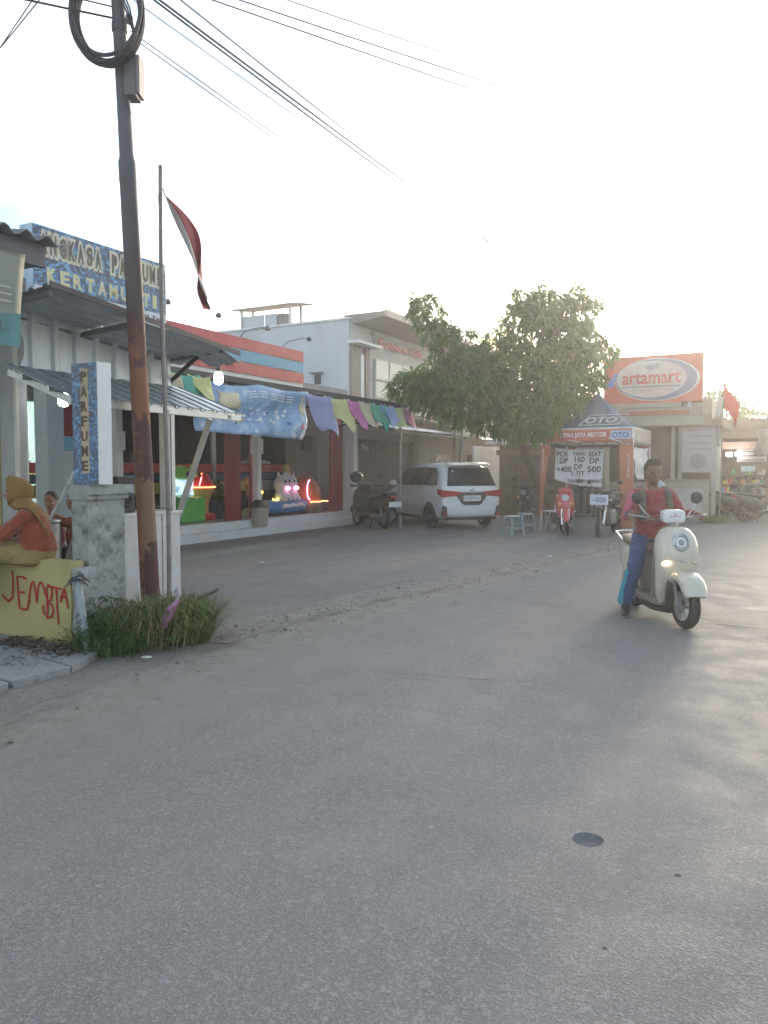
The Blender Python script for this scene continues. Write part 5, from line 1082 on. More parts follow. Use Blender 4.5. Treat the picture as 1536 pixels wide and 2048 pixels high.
h = Vector((-.18,-1)); s1 = scooter('parked_scooter','bright red retro scooter facing the road under the tent',(4.18,17.85),math.atan2(h.y,h.x),(RD,mat('rim_pale',(.45,.46,.47),.35,.7)),steer=.12)
# right hand row, seen side-on in the glare
SV = mat('scooter_silver_paint',(.09,.095,.105),.35,.4); NV = mat('scooter_navy_paint',(.03,.035,.06),.3,coat=.4)
for lab, px, Y, a, c in (('grey scooter with a red panel parked first in the row at right',1478,22.6,R(18),SV),('dark blue scooter cut by the right picture edge',1528,21.8,R(14),NV),('dim scooter half hidden behind the row at right',1500,24.5,R(30),mat('scooter_dim',(.14,.14,.14),.4)),('black scooter nearest the cream counter in the row at right',1452,24.0,R(24),BK)):
    scooter('parked_scooter', lab, W(px,1000,Y)[:2], a, (c,DKR), group='scooters parked at right')
# ------------------------------------------------------------------ black naked motorcycle with a price card
h = Vector((-.55,-.83)).normalized(); t = thing('motorcycle','dark motorcycle with a white price card parked beside the red scooter','motorcycle',(5.06,17.35,0),math.atan2(h.y,h.x))
wheel(t,.66,0,.31,.1,mat('rim_grey',(.25,.25,.25),.4,.6),5,.68,.25); wheel(t,-.64,0,.31,.13,DKR,5,.66)
part('fork', MB().tube([(.66,.1,.31),(.42,.1,.92)],.024,8).tube([(.66,-.1,.31),(.42,-.1,.92)],.024,8), CHROME, t, smooth=True)
part('mudguard', MB().loft([ring((.66+.345*math.cos(a),0,.31+.345*math.sin(a)),.07,.025,(0,1,0),(math.cos(a),0,math.sin(a)),8,3) for a in [R(k) for k in range(30,150,20)]]), BK, t, smooth=True)
part('headlamp', MB().ell((.56,0,.84),(.09,.12,.1)), mat('headlamp_glass',(.3,.34,.36),.1), t, smooth=True)
cd = part('price_card', MB().box(.655,.67,-.2,.2,.72,.94), mat('card_white',(.55,.6,.68),.5), t); text('card_text','~000',mat('card_ink',(.1,.12,.3),.5),cd,(.672,-.16,.77),(0,1,0),(0,0,1),.32,.12,.002,.02)
part('tank', MB().loft([ring((x,0,z),ry,rz,(0,1,0),(0,0,1),16,2.5) for x,z,ry,rz in ((.34,.78,.08,.06),(.25,.84,.16,.12),(.05,.86,.17,.13),(-.12,.78,.11,.08))]), BK, t, smooth=True)
part('seat', MB().loft([ring((x,0,z),ry,rz,(0,1,0),(0,0,1),14,3) for x,z,ry,rz in ((-.08,.78,.1,.03),(-.4,.78,.14,.045),(-.62,.86,.12,.045),(-.9,.92,.07,.03))]), mat('seat_black',(.02,.02,.02),.7), t, smooth=True)
part('tail', MB().loft([ring((x,0,z),ry,rz,(0,1,0),(0,0,1),12,2.5) for x,z,ry,rz in ((-.2,.66,.1,.08),(-.6,.76,.11,.08),(-1.0,.9,.05,.03))]), BK, t, smooth=True)
part('engine', MB().box(-.2,.24,-.14,.14,.25,.6), mat('engine_grey',(.14,.14,.14),.5,.5), t, bevel=.05)
part('frame', MB().tube([(.4,0,.9),(.3,0,.5),(.1,0,.24),(-.3,0,.28),(-.35,0,.68)],.03,8), BLACK, t, smooth=True); part('swing_arm', MB().bar((-.25,.1,.34),(-.64,.1,.31),.03,.06).bar((-.25,-.1,.34),(-.64,-.1,.31),.03,.06), BLACK, t)
part('exhaust', MB().tube([(.25,-.12,.4),(.15,-.16,.24),(-.3,-.18,.26),(-.8,-.2,.42)],[.022,.022,.05,.055],10), CHROME, t, smooth=True)
hb_ = part('handlebar', MB().tube([(.28,.36,1.04),(.36,.2,1.02),(.4,0,.97),(.36,-.2,1.02),(.28,-.36,1.04)],.014,8), BLACK, t, smooth=True)
for s in (-1,1): part('mirror', MB().tube([(.34,s*.24,1.03),(.3,s*.3,1.16)],.007,6).ell((.28,s*.34,1.21),(.02,.07,.045)), BLACK, hb_, smooth=True)
for s in (-1,1): part('indicator', MB().ell((.5,s*.2,.82),(.03,.05,.025)), mat('clear_lens',(.5,.5,.45),.2), t, smooth=True)
part('side_stand', MB().tube([(-.1,.12,.28),(-.15,.3,0)],.014,6), BLACK, t)
# scooter side red reflector panel
# ------------------------------------------------------------------ cream electric scooter with rider, in the road
CRM = mat('cream_scooter_paint',(.56,.525,.43),.28,var=.03,coat=.5,scale=2); TAUPE = mat('taupe_plastic',(.2,.175,.15),.55)
sh_ = Vector((.06,-1)).normalized(); SCA = math.atan2(sh_.y, sh_.x); SCO = (2.80,7.80)
t = escoot = thing('electric_scooter','cream retro electric scooter ridden towards the viewer on the road','scooter',(SCO[0],SCO[1],0),SCA)
wheel(t,.62,0,.215,.10,mat('rim_satin',(.42,.43,.43),.35,.7),5,.66,.06); wheel(t,-.6,0,.2,.10,mat('rim_satin',(.42,.43,.43),.35,.7),5,.64)
part('fork', MB().tube([(.62,.08,.215),(.56,.08,.4),(.5,.06,.46)],.018,8).tube([(.62,-.08,.215),(.56,-.08,.4),(.5,-.06,.46)],.018,8), mat('fork_grey',(.2,.2,.2),.4,.6), t, smooth=True)
# rounded mudguard hugging the wheel
part('front_mudguard', MB().loft([ring((.60+.235*math.cos(a),0,.24+.25*math.sin(a)),.118*f,.05,(0,1,0),(math.cos(a),0,math.sin(a)),16,3) for a, f in ((R(20),.85),(R(32),.95),(R(50),1),(R(80),1),(R(110),.95),(R(140),.85),(R(165),.65))]), CRM, t, smooth=True)
# front shield: broad rounded apron
sh = part('front_shield', MB().loft([ring((x,0,z),rx,ry,(1,0,0),(0,1,0),28,2.5) for x,z,rx,ry in ((.30,.18,.03,.12),(.33,.26,.05,.165),(.37,.38,.07,.19),(.40,.52,.10,.2),(.40,.64,.12,.208),(.385,.76,.125,.205),(.365,.85,.115,.185),(.345,.91,.09,.14),(.33,.94,.05,.08))]), CRM, t, smooth=True)
part('wheel_well', MB().loft([ring((x,0,z),.045,ry,(1,0,0),(0,1,0),16,2.4) for x,z,ry in ((.375,.12,.08),(.43,.25,.115),(.462,.38,.125),(.475,.47,.10))]), mat('well_dark',(.06,.052,.045),.7), t, smooth=True)
hm = Matrix.Translation((.492,.0,.80)) @ Matrix.Rotation(R(80),4,'Y')
hl = MB().lathe([(.083,-.03),(.088,.0),(.086,.015),(.074,.02),(.07,.008)],24); hl.xf(hm); hlo = part('headlight_ring', hl, mat('lamp_ring',(.45,.5,.52),.25,.7), sh, smooth=True)
h2 = MB().lathe([(.07,.006),(.055,.012),(.05,.004),(.03,.002),(.028,.014),(.012,.018)],24); h2.xf(hm); part('headlight_lens', h2, mat('lamp_lens',(.16,.2,.23),.12,spec=.8), sh, smooth=True)
part('emblem', MB().lathe([(.018,0),(.02,.006),(.012,.009)],16,(.522,.0,.63),Matrix.Rotation(R(90),3,'Y')), mat('emblem_grey',(.4,.42,.43),.3,.5), sh, smooth=True)
part('indicator', MB().loft([ring((.476+.014*k,-.168+.028*k,.60+.004*k),.016,.014+.008*(k==1),(1,0,0),(0,0,1),10) for k in range(3)]), mat('indicator_lit',(1,.75,.4),.3,emit=7,ecol=(1,.72,.36)), sh, smooth=True)
part('indicator', MB().loft([ring((.476+.014*k,.168-.028*k,.60+.004*k),.016,.014+.008*(k==1),(1,0,0),(0,0,1),10) for k in range(3)]), mat('indicator_off',(.5,.45,.36),.3), sh, smooth=True)
part('inner_shield', MB().loft([ring((x,0,z),.035,ry,(1,0,0),(0,1,0),18,3) for x,z,ry in ((.22,.24,.17),(.25,.5,.185),(.23,.8,.15))]), TAUPE, t, smooth=True)
part('steering_cover', MB().tube([(.33,0,.9),(.3,0,.97),(.28,0,1.02)],.045,12), mat('column_grey',(.25,.24,.22),.4,.4), t, smooth=True)
dc = part('dash_cowl', MB().loft([ring((x,0,1.04),ry,rz,(0,1,0),(0,0,1),28,4.2) for x,ry,rz in ((.235,.085,.045),(.255,.108,.062),(.29,.112,.068),(.335,.110,.066),(.352,.09,.05))]), mat('dash_white',(.7,.7,.68),.35,coat=.3), t, smooth=True)
part('dash_logo', MB().box(.353,.355,-.055,.055,1.035,1.045).box(.353,.355,-.012,.012,1.05,1.066), mat('logo_rose',(.45,.3,.3),.5), dc)
hb_ = part('handlebar', MB().tube([(.06,.37,1.045),(.14,.28,1.03),(.24,.12,1.0),(.27,0,.985),(.24,-.12,1.0),(.14,-.28,1.03),(.06,-.37,1.045)],.014,10), mat('bar_dark',(.06,.055,.05),.35,.5), t, smooth=True)
for s in (-1,1):
    part('grip', MB().tube([(.125,s*.29,1.032),(.055,s*.38,1.047)],.021,10), RUBBER, hb_, smooth=True)
    part('brake_lever', MB().tube([(.2,s*.2,1.02),(.2,s*.3,1.035),(.15,s*.41,1.05)],.007,6), CHROME, hb_, smooth=True)
    mr_ = part('mirror_stem', MB().tube([(.2,s*.19,1.03),(.17,s*.27,1.12),(.16,s*.29,1.17)],.006,6), CHROME, hb_, smooth=True)
    part('mirror', MB().ell((.16,s*.30,1.215),(.024,.062,.062)), BLACK, mr_, smooth=True)
part('floorboard', MB().loft([ring((x,0,z),ry,.045,(0,1,0),(0,0,1),16,4) for x,z,ry in ((.34,.2,.1),(.25,.2,.17),(-.1,.2,.175),(-.25,.22,.15))]), TAUPE, t, smooth=True)
part('belly_pan', MB().loft([ring((x,0,z),ry,.04,(0,1,0),(0,0,1),14,3) for x,z,ry in ((.32,.13,.08),(.1,.115,.13),(-.2,.125,.12))]), mat('well_dark',(.06,.052,.045),.7), t, smooth=True)
part('seat_box', MB().loft([ring((x,0,z),ry,rz,(0,1,0),(0,0,1),20,3) for x,z,ry,rz in ((-.12,.42,.13,.19),(-.2,.46,.165,.22),(-.5,.5,.175,.2),(-.78,.56,.12,.12),(-.88,.6,.05,.05))]), CRM, t, smooth=True)
part('side_cover', MB().loft([ring((-.12+.01*k,0,z),.05,ry,(1,0,0),(0,1,0),14,4) for k,(z,ry) in enumerate(((.26,.13),(.42,.15),(.62,.13)))]), TAUPE, t, smooth=True)
part('seat', MB().loft([ring((x,0,z),ry,rz,(0,1,0),(0,0,1),18,3) for x,z,ry,rz in ((-.04,.68,.08,.03),(-.12,.70,.13,.045),(-.4,.71,.155,.05),(-.75,.74,.13,.045),(-.88,.75,.06,.02))]), mat('brown_seat',(.13,.09,.07),.6), t, smooth=True)
part('rear_rack', MB().tube([(-.6,.15,.72),(-.85,.14,.8),(-.95,0,.8),(-.85,-.14,.8),(-.6,-.15,.72)],.012,8), CHROME, t, smooth=True)
part('rear_mudguard', MB().loft([ring((-.6+.25*math.cos(a),0,.22+.25*math.sin(a)),.07,.02,(0,1,0),(math.cos(a),0,math.sin(a)),10,3) for a in [R(k) for k in range(40,190,20)]]), CRM, t, smooth=True)
part('hub_motor', MB().lathe([(.09,-.06),(.11,0),(.09,.06)],16,(-.6,0,.2),Matrix.Rotation(R(90),3,'X')), mat('engine_grey',(.14,.14,.14),.5,.5), t, smooth=True)
# ================================================================== people
SKIN = mat('skin_brown',(.17,.085,.052),.55,var=.08,scale=12); SKIN2 = mat('skin_warm',(.36,.21,.15),.55,var=.08,scale=12)
HAIR = mat('black_hair',(.018,.014,.012),.6,var=.3,scale=30,bump=.3,bscale=90)
def finger_set(m, wr, pd, up, curl, side, sc=1.):
    """palm and five fingers; wr wrist, pd direction of the palm, up back of the hand, side thumb side"""
    pd, up = Vector(pd).normalized(), Vector(up).normalized(); sd = pd.cross(up).normalized()*side
    wr = Vector(wr); pm = wr+pd*.05*sc
    m.ell(pm, (.044*sc,.034*sc,.017*sc), Matrix((pd,sd,up)).transposed())
    for k, (off, L) in enumerate(((.027,.062),(.009,.07),(-.01,.066),(-.027,.052))):
        b = wr+pd*.085*sc+sd*off*sc; d = pd.copy(); p = b
        for j in range(3):
            d = (d*math.cos(curl)-up*math.sin(curl)); d.normalize(); u2 = (up*math.cos(curl*(j+1))+pd*math.sin(curl*(j+1)))
            up_, d0 = up, d; q = p+d*L*sc*(.42,.32,.26)[j]; m.cap(p,.0088*sc,q,.0078*sc,8,3); p = q
            d = d0; 
    b = wr+pd*.03*sc+sd*.03*sc; d = (pd*.6+sd*.7-up*.35).normalized(); q = b+d*.04*sc; m.cap(b,.0115*sc,q,.0095*sc,8,3); d = (pd*.8+sd*.1-up*.6).normalized(); m.cap(q,.0095*sc,q+d*.03*sc,.0085*sc,8,3)
def head(m, c, f, up=(0,0,1), s=1., ears=True):
    """skull, jaw, nose, lips, brow and ears added to the body mesh; c centre of the head, f facing"""
    f = Vector(f).normalized(); up = Vector(up).normalized(); l = up.cross(f).normalized(); f = l.cross(up); M = Matrix((f,l,up)).transposed(); c = Vector(c)
    P = lambda a,b,d: c+f*a*s+l*b*s+up*d*s
    m.ell(P(-.012,0,.03),(.098*s,.078*s,.095*s),M,16,11); m.ell(P(.02,0,-.03),(.072*s,.066*s,.09*s),M,16,11); m.ell(P(.045,0,-.085),(.035*s,.036*s,.028*s),M)
    m.cap(P(.082,0,.012),.011*s,P(.1,0,-.028),.015*s,8,3); m.ell(P(.086,0,-.06),(.014*s,.026*s,.009*s),M); m.ell(P(.08,0,.032),(.016*s,.05*s,.01*s),M)
    m.ell(P(.058,.035,-.025),(.028*s,.025*s,.024*s),M); m.ell(P(.058,-.035,-.025),(.028*s,.025*s,.024*s),M)
    if ears:
        for q in (1,-1): m.ell(P(-.01,q*.078,-.01),(.02*s,.01*s,.032*s),M)
    return P, M
def eyes(parent, P, s=1.):
    for q in (1,-1): part('eye', MB().ell(P(.079,q*.031,.008),(.008*s,.013*s,.008*s)), mat('eye_dark',(.03,.02,.015),.2), parent, smooth=True)
# ---- rider (same frame as the scooter)
t = thing('person','rider in red sweater and blue trousers with one foot on the road','person',(SCO[0],SCO[1],0),SCA)
hipR, hipL = Vector((-.24,-.085,.80)), Vector((-.24,.085,.80)); knR = Vector((-.02,-.245,.50)); anR = Vector((-.06,-.315,.12)); knL = Vector((.13,.16,.66)); anL = Vector((.08,.11,.30))
shR, shL = Vector((-.19,-.175,1.24)), Vector((-.19,.175,1.24)); elR = Vector((-.11,-.285,1.02)); elL = Vector((-.10,.285,1.02)); wrR = Vector((.055,-.325,1.07)); wrL = Vector((.055,.325,1.07)); hc = Vector((-.165,-.01,1.455))
m = MB(); P, HM = head(m, hc, (1,-.12,-.06), s=1.02)
m.cap((-.18,0,1.22),.055,(-.172,-.004,1.38),.05); m.ell((-.21,0,1.12),(.1,.15,.17)); m.ell((-.23,0,.9),(.1,.14,.14))
for a, b, r1, r2 in ((shR,elR,.045,.036),(elR,wrR,.035,.024),(shL,elL,.045,.036),(elL,wrL,.035,.024),(hipR,knR,.075,.05),(knR,anR,.048,.034),(hipL,knL,.075,.05),(knL,anL,.048,.034)): m.cap(a,r1,b,r2)
m.cap(shR,.05,shL,.05); m.cap(hipR,.08,hipL,.08)
finger_set(m, wrR, (.75,-.25,-.15), (.1,.1,1), .85, -1); finger_set(m, wrL, (.75,.25,-.15), (.1,-.1,1), .85, 1)
bd = part('body', m, SKIN, t, remesh=.0065, smo=4); eyes(bd, P, 1.02)
part('brow', MB().ell(P(.084,.032,.03),(.006,.018,.005)).ell(P(.084,-.032,.03),(.006,.018,.005)), HAIR, bd, smooth=True)
hr = MB(); hr.ell(P(-.03,0,.052),(.1,.088,.09),HM,20,13); hr.ell(P(.045,.01,.105),(.055,.066,.035),HM); hr.ell(P(-.06,0,.0),(.062,.08,.08),HM)
for k in range(26): 
    a = k/26*6.28; hr.cap(P(.0+.05*math.cos(a),.055*math.sin(a),.12),.014,P(.03+.07*math.cos(a),.06*math.sin(a),.145+.012*math.sin(k*2.3)),.004,6,2)
part('hair', hr, HAIR, bd, remesh=.009, smo=2)
part('lips', MB().ell(P(.094,0,-.062),(.008,.022,.006)), mat('lip',(.2,.09,.07),.5), bd, smooth=True)
RSW = mat('red_sweater',(.24,.032,.042),.92,var=.22,scale=9,bump=.6,bscale=18,sheen=.3)
m = MB(); m.ell((-.2,0,1.12),(.125,.185,.17)); m.ell((-.215,0,.95),(.13,.178,.17)); m.ell((-.22,0,.84),(.145,.178,.09)); m.cap(shR,.066,shL,.066); m.ell((-.185,0,1.27),(.068,.09,.035))
wr2R = wrR.lerp(elR,.12); wr2L = wrL.lerp(elL,.12)
for a, b, r1, r2 in ((shR,elR,.068,.056),(elR,wr2R,.056,.038),(shL,elL,.068,.056),(elL,wr2L,.056,.038)): m.cap(a,r1,b,r2)
for k in range(5): m.ell((-.12+.01*k,.05*math.sin(k*2.2),.86+.05*k),(.035,.1,.016),Matrix.Rotation(.3*math.sin(k*3),3,'X'))
part('sweater', m, RSW, t, remesh=.009, smo=3, folds=.035, fscale=.075)
part('sleeve_panel', MB().cap(shR+Vector((.01,-.025,0)),.054,elR+Vector((.0,-.02,0)),.05).cap(elR+Vector((0,-.015,0)),.05,wr2R,.036), mat('pink_sleeve',(.42,.1,.17),.9,var=.12), t, remesh=.01, smo=2)
m = MB(); m.cap(hipR,.105,hipL,.105)
for a, b, r1, r2 in ((hipR,knR,.1,.075),(knR,anR.lerp(knR,.1),.074,.058),(hipL,knL,.1,.075),(knL,anL.lerp(knL,.12),.072,.055)): m.cap(a,r1,b,r2)
part('trousers', m, mat('blue_track_trousers',(.02,.06,.17),.8,var=.2,scale=8,bump=.2,bscale=30), t, remesh=.009, smo=3, folds=.03, fscale=.065)
part('trouser_stripe', MB().cap(knR+Vector((-.03,-.035,-.06)),.055,anR+Vector((-.02,-.03,.03)),.05), mat('cyan_panel',(.02,.28,.36),.75,var=.1), t, remesh=.009, smo=2)
SH = mat('black_shoe',(.02,.02,.022),.5)
for an, d in ((anR,Vector((1,-.35,0)).normalized()),(anL,Vector((1,.1,0)).normalized())):
    z0 = an.z-.12; b = Vector((an.x,an.y,z0)); m = MB(); l = Vector((-d.y,d.x,0))
    m.ell(b+d*-.02+Vector((0,0,.06)),(.055,.042,.06),Matrix((d,l,Vector((0,0,1)))).transposed()); m.ell(b+d*.09+Vector((0,0,.04)),(.1,.046,.042),Matrix((d,l,Vector((0,0,1)))).transposed()); m.cap(b+Vector((0,0,.08)),.045,b+Vector((0,0,.12)),.045)
    o = part('shoe', m, SH, t, remesh=.008, smo=3); part('sole', MB().loft([ring(b+d*.045+Vector((0,0,h)),.14*f,.046*f,d,l,18,2.6) for h,f in ((.0,.97),(.012,1.),(.024,.98))]), mat('shoe_sole',(.12,.12,.12),.7), o, smooth=True)
part('sock', MB().cap(anR+Vector((0,0,.02)),.04,anR.lerp(knR,.12),.038), mat('sock_grey',(.3,.28,.25),.9), t, smooth=True)
bp_ = thing('backpack','dark backpack with white top worn by the scooter rider','backpack',(SCO[0],SCO[1],0),SCA)
part('pack', MB().ell((-.4,.02,1.1),(.11,.16,.2)), mat('pack_dark',(.06,.07,.065),.8), bp_, remesh=.015, smo=2)
part('towel', MB().ell((-.34,.13,1.3),(.05,.07,.085)).ell((-.36,.19,1.27),(.03,.03,.08)), mat('towel_white',(.55,.57,.6),.9,bump=.3,bscale=40), bp_, remesh=.012, smo=2)
for s in (-1,1): part('strap', MB().loft([ring(q,.03,.008,(0,1,0),n_,10,3) for q, n_ in ((Vector((-.3,s*.13,1.29)),Vector((-.3,0,1))),(Vector((-.2,s*.13,1.318)),Vector((0,0,1))),(Vector((-.105,s*.135,1.25)),Vector((1,0,.3))),(Vector((-.075,s*.14,1.12)),Vector((1,0,.1))),(Vector((-.09,s*.15,.98)),Vector((1,0,0))))]), mat('strap_olive',(.09,.09,.075),.8), bp_, smooth=True)
# ---- woman seated on the yellow wall in profile, facing left (local x = her facing, +y = her left, towards the viewer)
base = st(4.47,6.0,0)
t = thing('person','woman in mustard headscarf and rust sweater sitting on the yellow wall','person',tuple(base),R(186))
m = MB(); hc = Vector((.075,.02,1.30)); P, HM = head(m, hc, (1,.3,-.3), s=.95, ears=False)
m.cap((-.01,.01,1.1),.046,(.04,.015,1.2),.043); m.ell((-.05,0,.98),(.09,.13,.16)); m.ell((-.05,.0,.8),(.12,.15,.1))
sN, sF = Vector((-.03,.15,1.09)), Vector((-.01,-.14,1.09)); eN, eF = Vector((.13,.21,.93)), Vector((.18,-.15,.94)); wN, wF = Vector((.36,.14,.98)), Vector((.38,-.08,.98))
kN, kF = Vector((.36,.13,.76)), Vector((.38,-.1,.79)); aN, aF = Vector((.4,.15,.4)), Vector((.44,-.1,.42))
for a, b, r1, r2 in ((sN,eN,.042,.036),(eN,wN,.034,.024),(sF,eF,.042,.036),(eF,wF,.034,.024),(Vector((-.05,.09,.81)),kN,.08,.055),(kN,aN,.05,.036),(Vector((-.05,-.09,.81)),kF,.08,.055),(kF,aF,.05,.036)): m.cap(a,r1,b,r2)
finger_set(m, wN, (.9,-.2,.1), (0,0,1), .4, -1); finger_set(m, wF, (.9,.2,.1), (0,0,1), .4, 1)
bd = part('body', m, SKIN2, t, remesh=.007, smo=3); eyes(bd, P, .95)
RUST = mat('rust_sweater',(.29,.065,.032),.92,var=.12,scale=7,bump=.25,bscale=60,sheen=.3); MUS = mat('mustard_cloth',(.28,.165,.05),.88,var=.14,scale=6,bump=.2,bscale=25)
def torso(rows, n=22):     # rows: centre x, y, z, half depth, half width
    return [[Vector((cx+dx*math.cos(a)*(1+.04*noise.noise(Vector((math.cos(a)*2,math.sin(a)*2,cz*9)))), cy+dy*math.sin(a)*(1+.05*noise.noise(Vector((math.cos(a)*3,math.sin(a)*3,cz*14)))), cz)) for a in [2*math.pi*k/n for k in range(n)]] for cx,cy,cz,dx,dy in rows]
m = MB(); m.loft(torso([(-.06,0,.735,.13,.16),(-.08,0,.78,.165,.19),(-.08,0,.84,.165,.19),(-.07,0,.92,.15,.18),(-.055,0,1.0,.135,.175),(-.04,0,1.08,.11,.16),(-.02,0,1.14,.08,.11),(-.01,0,1.17,.06,.07)]))
for a, b, r1, r2 in ((sN,eN,.066,.056),(eN,wN.lerp(eN,.08),.056,.038),(sF,eF,.066,.056),(eF,wF.lerp(eF,.08),.056,.038)): m.cap(a,r1,b,r2)
for k in range(5): m.cap(sN.lerp(eN,.3+.14*k)+Vector((-.03,.055,-.01)),.012,sN.lerp(eN,.36+.14*k)+Vector((.04,.05,-.03)),.008,6,2)
m.cap(sF,.07,sN,.07)
part('sweater', m, RUST, t, remesh=.009, smo=3, folds=.03, fscale=.08)
m = MB(); m.loft(torso([(-.05,.03,.66,.1,.17),(-.05,.03,.69,.165,.23),(-.05,.02,.74,.185,.23),(-.06,.01,.79,.17,.2),(-.06,0,.83,.12,.15)]))
for a, b, r1, r2 in ((Vector((.0,.12,.765)),kN,.1,.078),(kN,aN,.075,.07),(Vector((.0,-.1,.79)),kF,.1,.078),(kF,aF,.075,.065)): m.cap(a,r1,b,r2)
part('trousers', m, mat('olive_mustard_trousers',(.27,.2,.08),.88,var=.14,scale=6,bump=.2,bscale=25), t, remesh=.01, smo=4, folds=.03, fscale=.09)
# headscarf: hood with an open face, gathered under the chin, falling in a point over the shoulders and back
rows = []; n = 30
f3 = HM.col[0].to_3d() if False else (HM @ Vector((1,0,0))); l3 = HM @ Vector((0,1,0)); u3 = HM @ Vector((0,0,1))
m = MB()
def hood(i, j):            # i round the face opening, j from the face edge over the crown to the back
    a = (i-.5)*2*2.35; r = .098*.95
    edge = P(.062-.02*math.cos(a)*0, .074*math.sin(a), .022+.1*math.cos(a)) ; back = P(-.125,0,.0)
    th = j*math.pi/2
    q = Vector(P(.07*math.cos(th)-.142*math.sin(th)*.98, .096*math.sin(a)*(math.cos(th)**.55 if math.cos(th)>0 else 0), .006+(.138*math.cos(a))*(math.cos(th)**.55 if math.cos(th)>0 else 0)))
    return q
m.grid(hood, 26, 12)
hd = part('headscarf', m, MUS, t, smooth=True, ang=0, thick=.012)
m = MB()
def flap(i, j):            # neck cloth: from under the hood down over the nape to a point on the back
    a = (i-.5)*2*math.pi*.98; cb = max(0, math.cos(a))
    top = P(-.03-.075*math.cos(a), .08*math.sin(a), -.05-.03*max(0,-math.cos(a)))
    bot = Vector((-.02-.205*cb-.10*min(0,math.cos(a)), .01+.15*math.sin(a), 1.165-.31*cb**2.2-.02*max(0,-math.cos(a))))
    q = Vector(top).lerp(bot, j); bulge = math.sin(math.pi*j)*.018; q += Vector((-math.cos(a),math.sin(a),0))*bulge*(1+.6*math.sin(a*9+j*2)); return q
m.grid(flap, 48, 14); part('scarf_drape', m, MUS, hd, smooth=True, ang=0, thick=.012)
part('scarf_chin', MB().tube([P(.055,.076,.0),P(.06,.062,-.06),P(.06,.03,-.1),P(.06,0,-.11),P(.06,-.03,-.1),P(.06,-.062,-.06),P(.055,-.076,.0)],.017,8), MUS, hd, smooth=True)
part('scarf_brim', MB().tube([P(.062+.012*math.cos(a),.082*math.sin(a),.012+.104*math.cos(a)) for a in [R(q) for q in range(-110,111,20)]],.013,8), MUS, hd, smooth=True)
for an in (aN,aF): part('shoe', MB().ell((an.x+.05,an.y,an.z-.06),(.12,.045,.045)).ell((an.x-.02,an.y,an.z-.03),(.05,.042,.06)), SH, t, remesh=.01, smo=2)
# ---- second person behind the wall: child raising a hand, and a person in dark cap
def bust(label, base, rot, hc, face, hairc, topm, hands, sc=.9):
    t = thing('person', label, 'person', base, rot); m = MB(); P, HM = head(m, hc, face, s=sc); hc = Vector(hc)
    nk = hc-Vector((.02,0,.19*sc)); m.cap(nk-Vector((0,0,.06)),.045*sc,hc-Vector((.01,0,.08)),.042*sc); m.ell(nk-Vector((.02,0,.22)),(.09*sc,.13*sc,.2*sc)); m.cap(nk-Vector((.02,0,.4)),.1*sc,nk-Vector((-.1,0,.45)),.09*sc)
    for s in (-1,1):
        k = nk-Vector((.0,0,.42)); m.cap(k+Vector((.05,s*.08,0)),.07*sc,k+Vector((.32,s*.1,.0)),.05*sc); m.cap(k+Vector((.32,s*.1,0)),.05*sc,k+Vector((.34,s*.1,-max(.1,k.z-.06))),.035*sc)
    sh = []
    for s, (el, wr, pd) in zip((1,-1), hands):
        a = nk+Vector((-.01,s*.15*sc,-.06)); m.cap(a,.042*sc,el,.035*sc); m.cap(el,.033*sc,wr,.024*sc); finger_set(m, wr, pd, (0,0,1), .5, -s, sc); sh.append((a,Vector(el),Vector(wr)))
    bd = part('body', m, SKIN2, t, remesh=.008, smo=3); eyes(bd, P, sc)
    part('hair', MB().ell(P(-.03,0,.05),(.105*sc,.09*sc,.09*sc),HM,16,11).ell(P(-.06,0,-.03),(.06*sc,.085*sc,.1*sc),HM), hairc, bd, remesh=.01, smo=2)
    m = MB(); m.ell(nk-Vector((.02,0,.22)),(.12*sc,.165*sc,.22*sc)); m.cap(sh[0][0],.06*sc,sh[1][0],.06*sc); m.ell(nk-Vector((.02,0,.4)),(.13*sc,.17*sc,.12*sc))
    for a, e, w_ in sh: m.cap(a,.058*sc,e.lerp(a,.15),.05*sc)
    part('top', m, topm, t, remesh=.012, smo=3)
    m = MB(); k = nk-Vector((0,0,.42))
    for s in (-1,1): m.cap(k+Vector((0,s*.08,0)),.09*sc,k+Vector((.32,s*.1,0)),.07*sc); m.cap(k+Vector((.32,s*.1,0)),.065*sc,k+Vector((.34,s*.1,-max(.1,k.z-.12))),.05*sc)
    part('trousers', m, mat('dark_trousers',(.05,.05,.06),.85), t, remesh=.012, smo=2); return t
b = st(6.1,7.75,0)
bust('child with dark hair behind the wall holding something to the mouth',tuple(b),SA+R(180)+.3,(0,0,1.12),(1,.2,-.1),HAIR,mat('maroon_top',(.16,.04,.04),.85),(((.2,.14,.86),(.24,.05,1.0),(.3,-.5,.8)),((.16,-.2,.86),(.22,-.05,.98),(.3,.5,.8))))
b = st(6.0,7.25,0)
bust('person with bare forearm and brown top between drum and pillar',tuple(b),SA+R(100),(0,-.02,1.14),(1,.0,-.2),HAIR,mat('brown_top',(.22,.075,.05),.85),(((.22,.16,.92),(.36,.06,1.02),(.9,-.3,.1)),((.22,-.16,.9),(.36,-.05,1.0),(.9,.3,.1))),.95)
# stools under them
for k, (u_, v_) in enumerate(((6.12,7.77),(6.0,7.22))):
    q = st(u_,v_,0); o = solo('low_bench', MB().box(-.17,.17,-.17,.17,.36,.42).box(-.15,-.1,-.15,-.1,0,.36).box(.1,.15,-.15,-.1,0,.36).box(-.15,-.1,.1,.15,0,.36).box(.1,.15,.1,.15,0,.36), mat('bench_wood',(.2,.13,.08),.8), ('low wooden seat under the child behind the wall','low wooden seat under the person beside the drum')[k], 'seat', (q.x,q.y,0), SA)
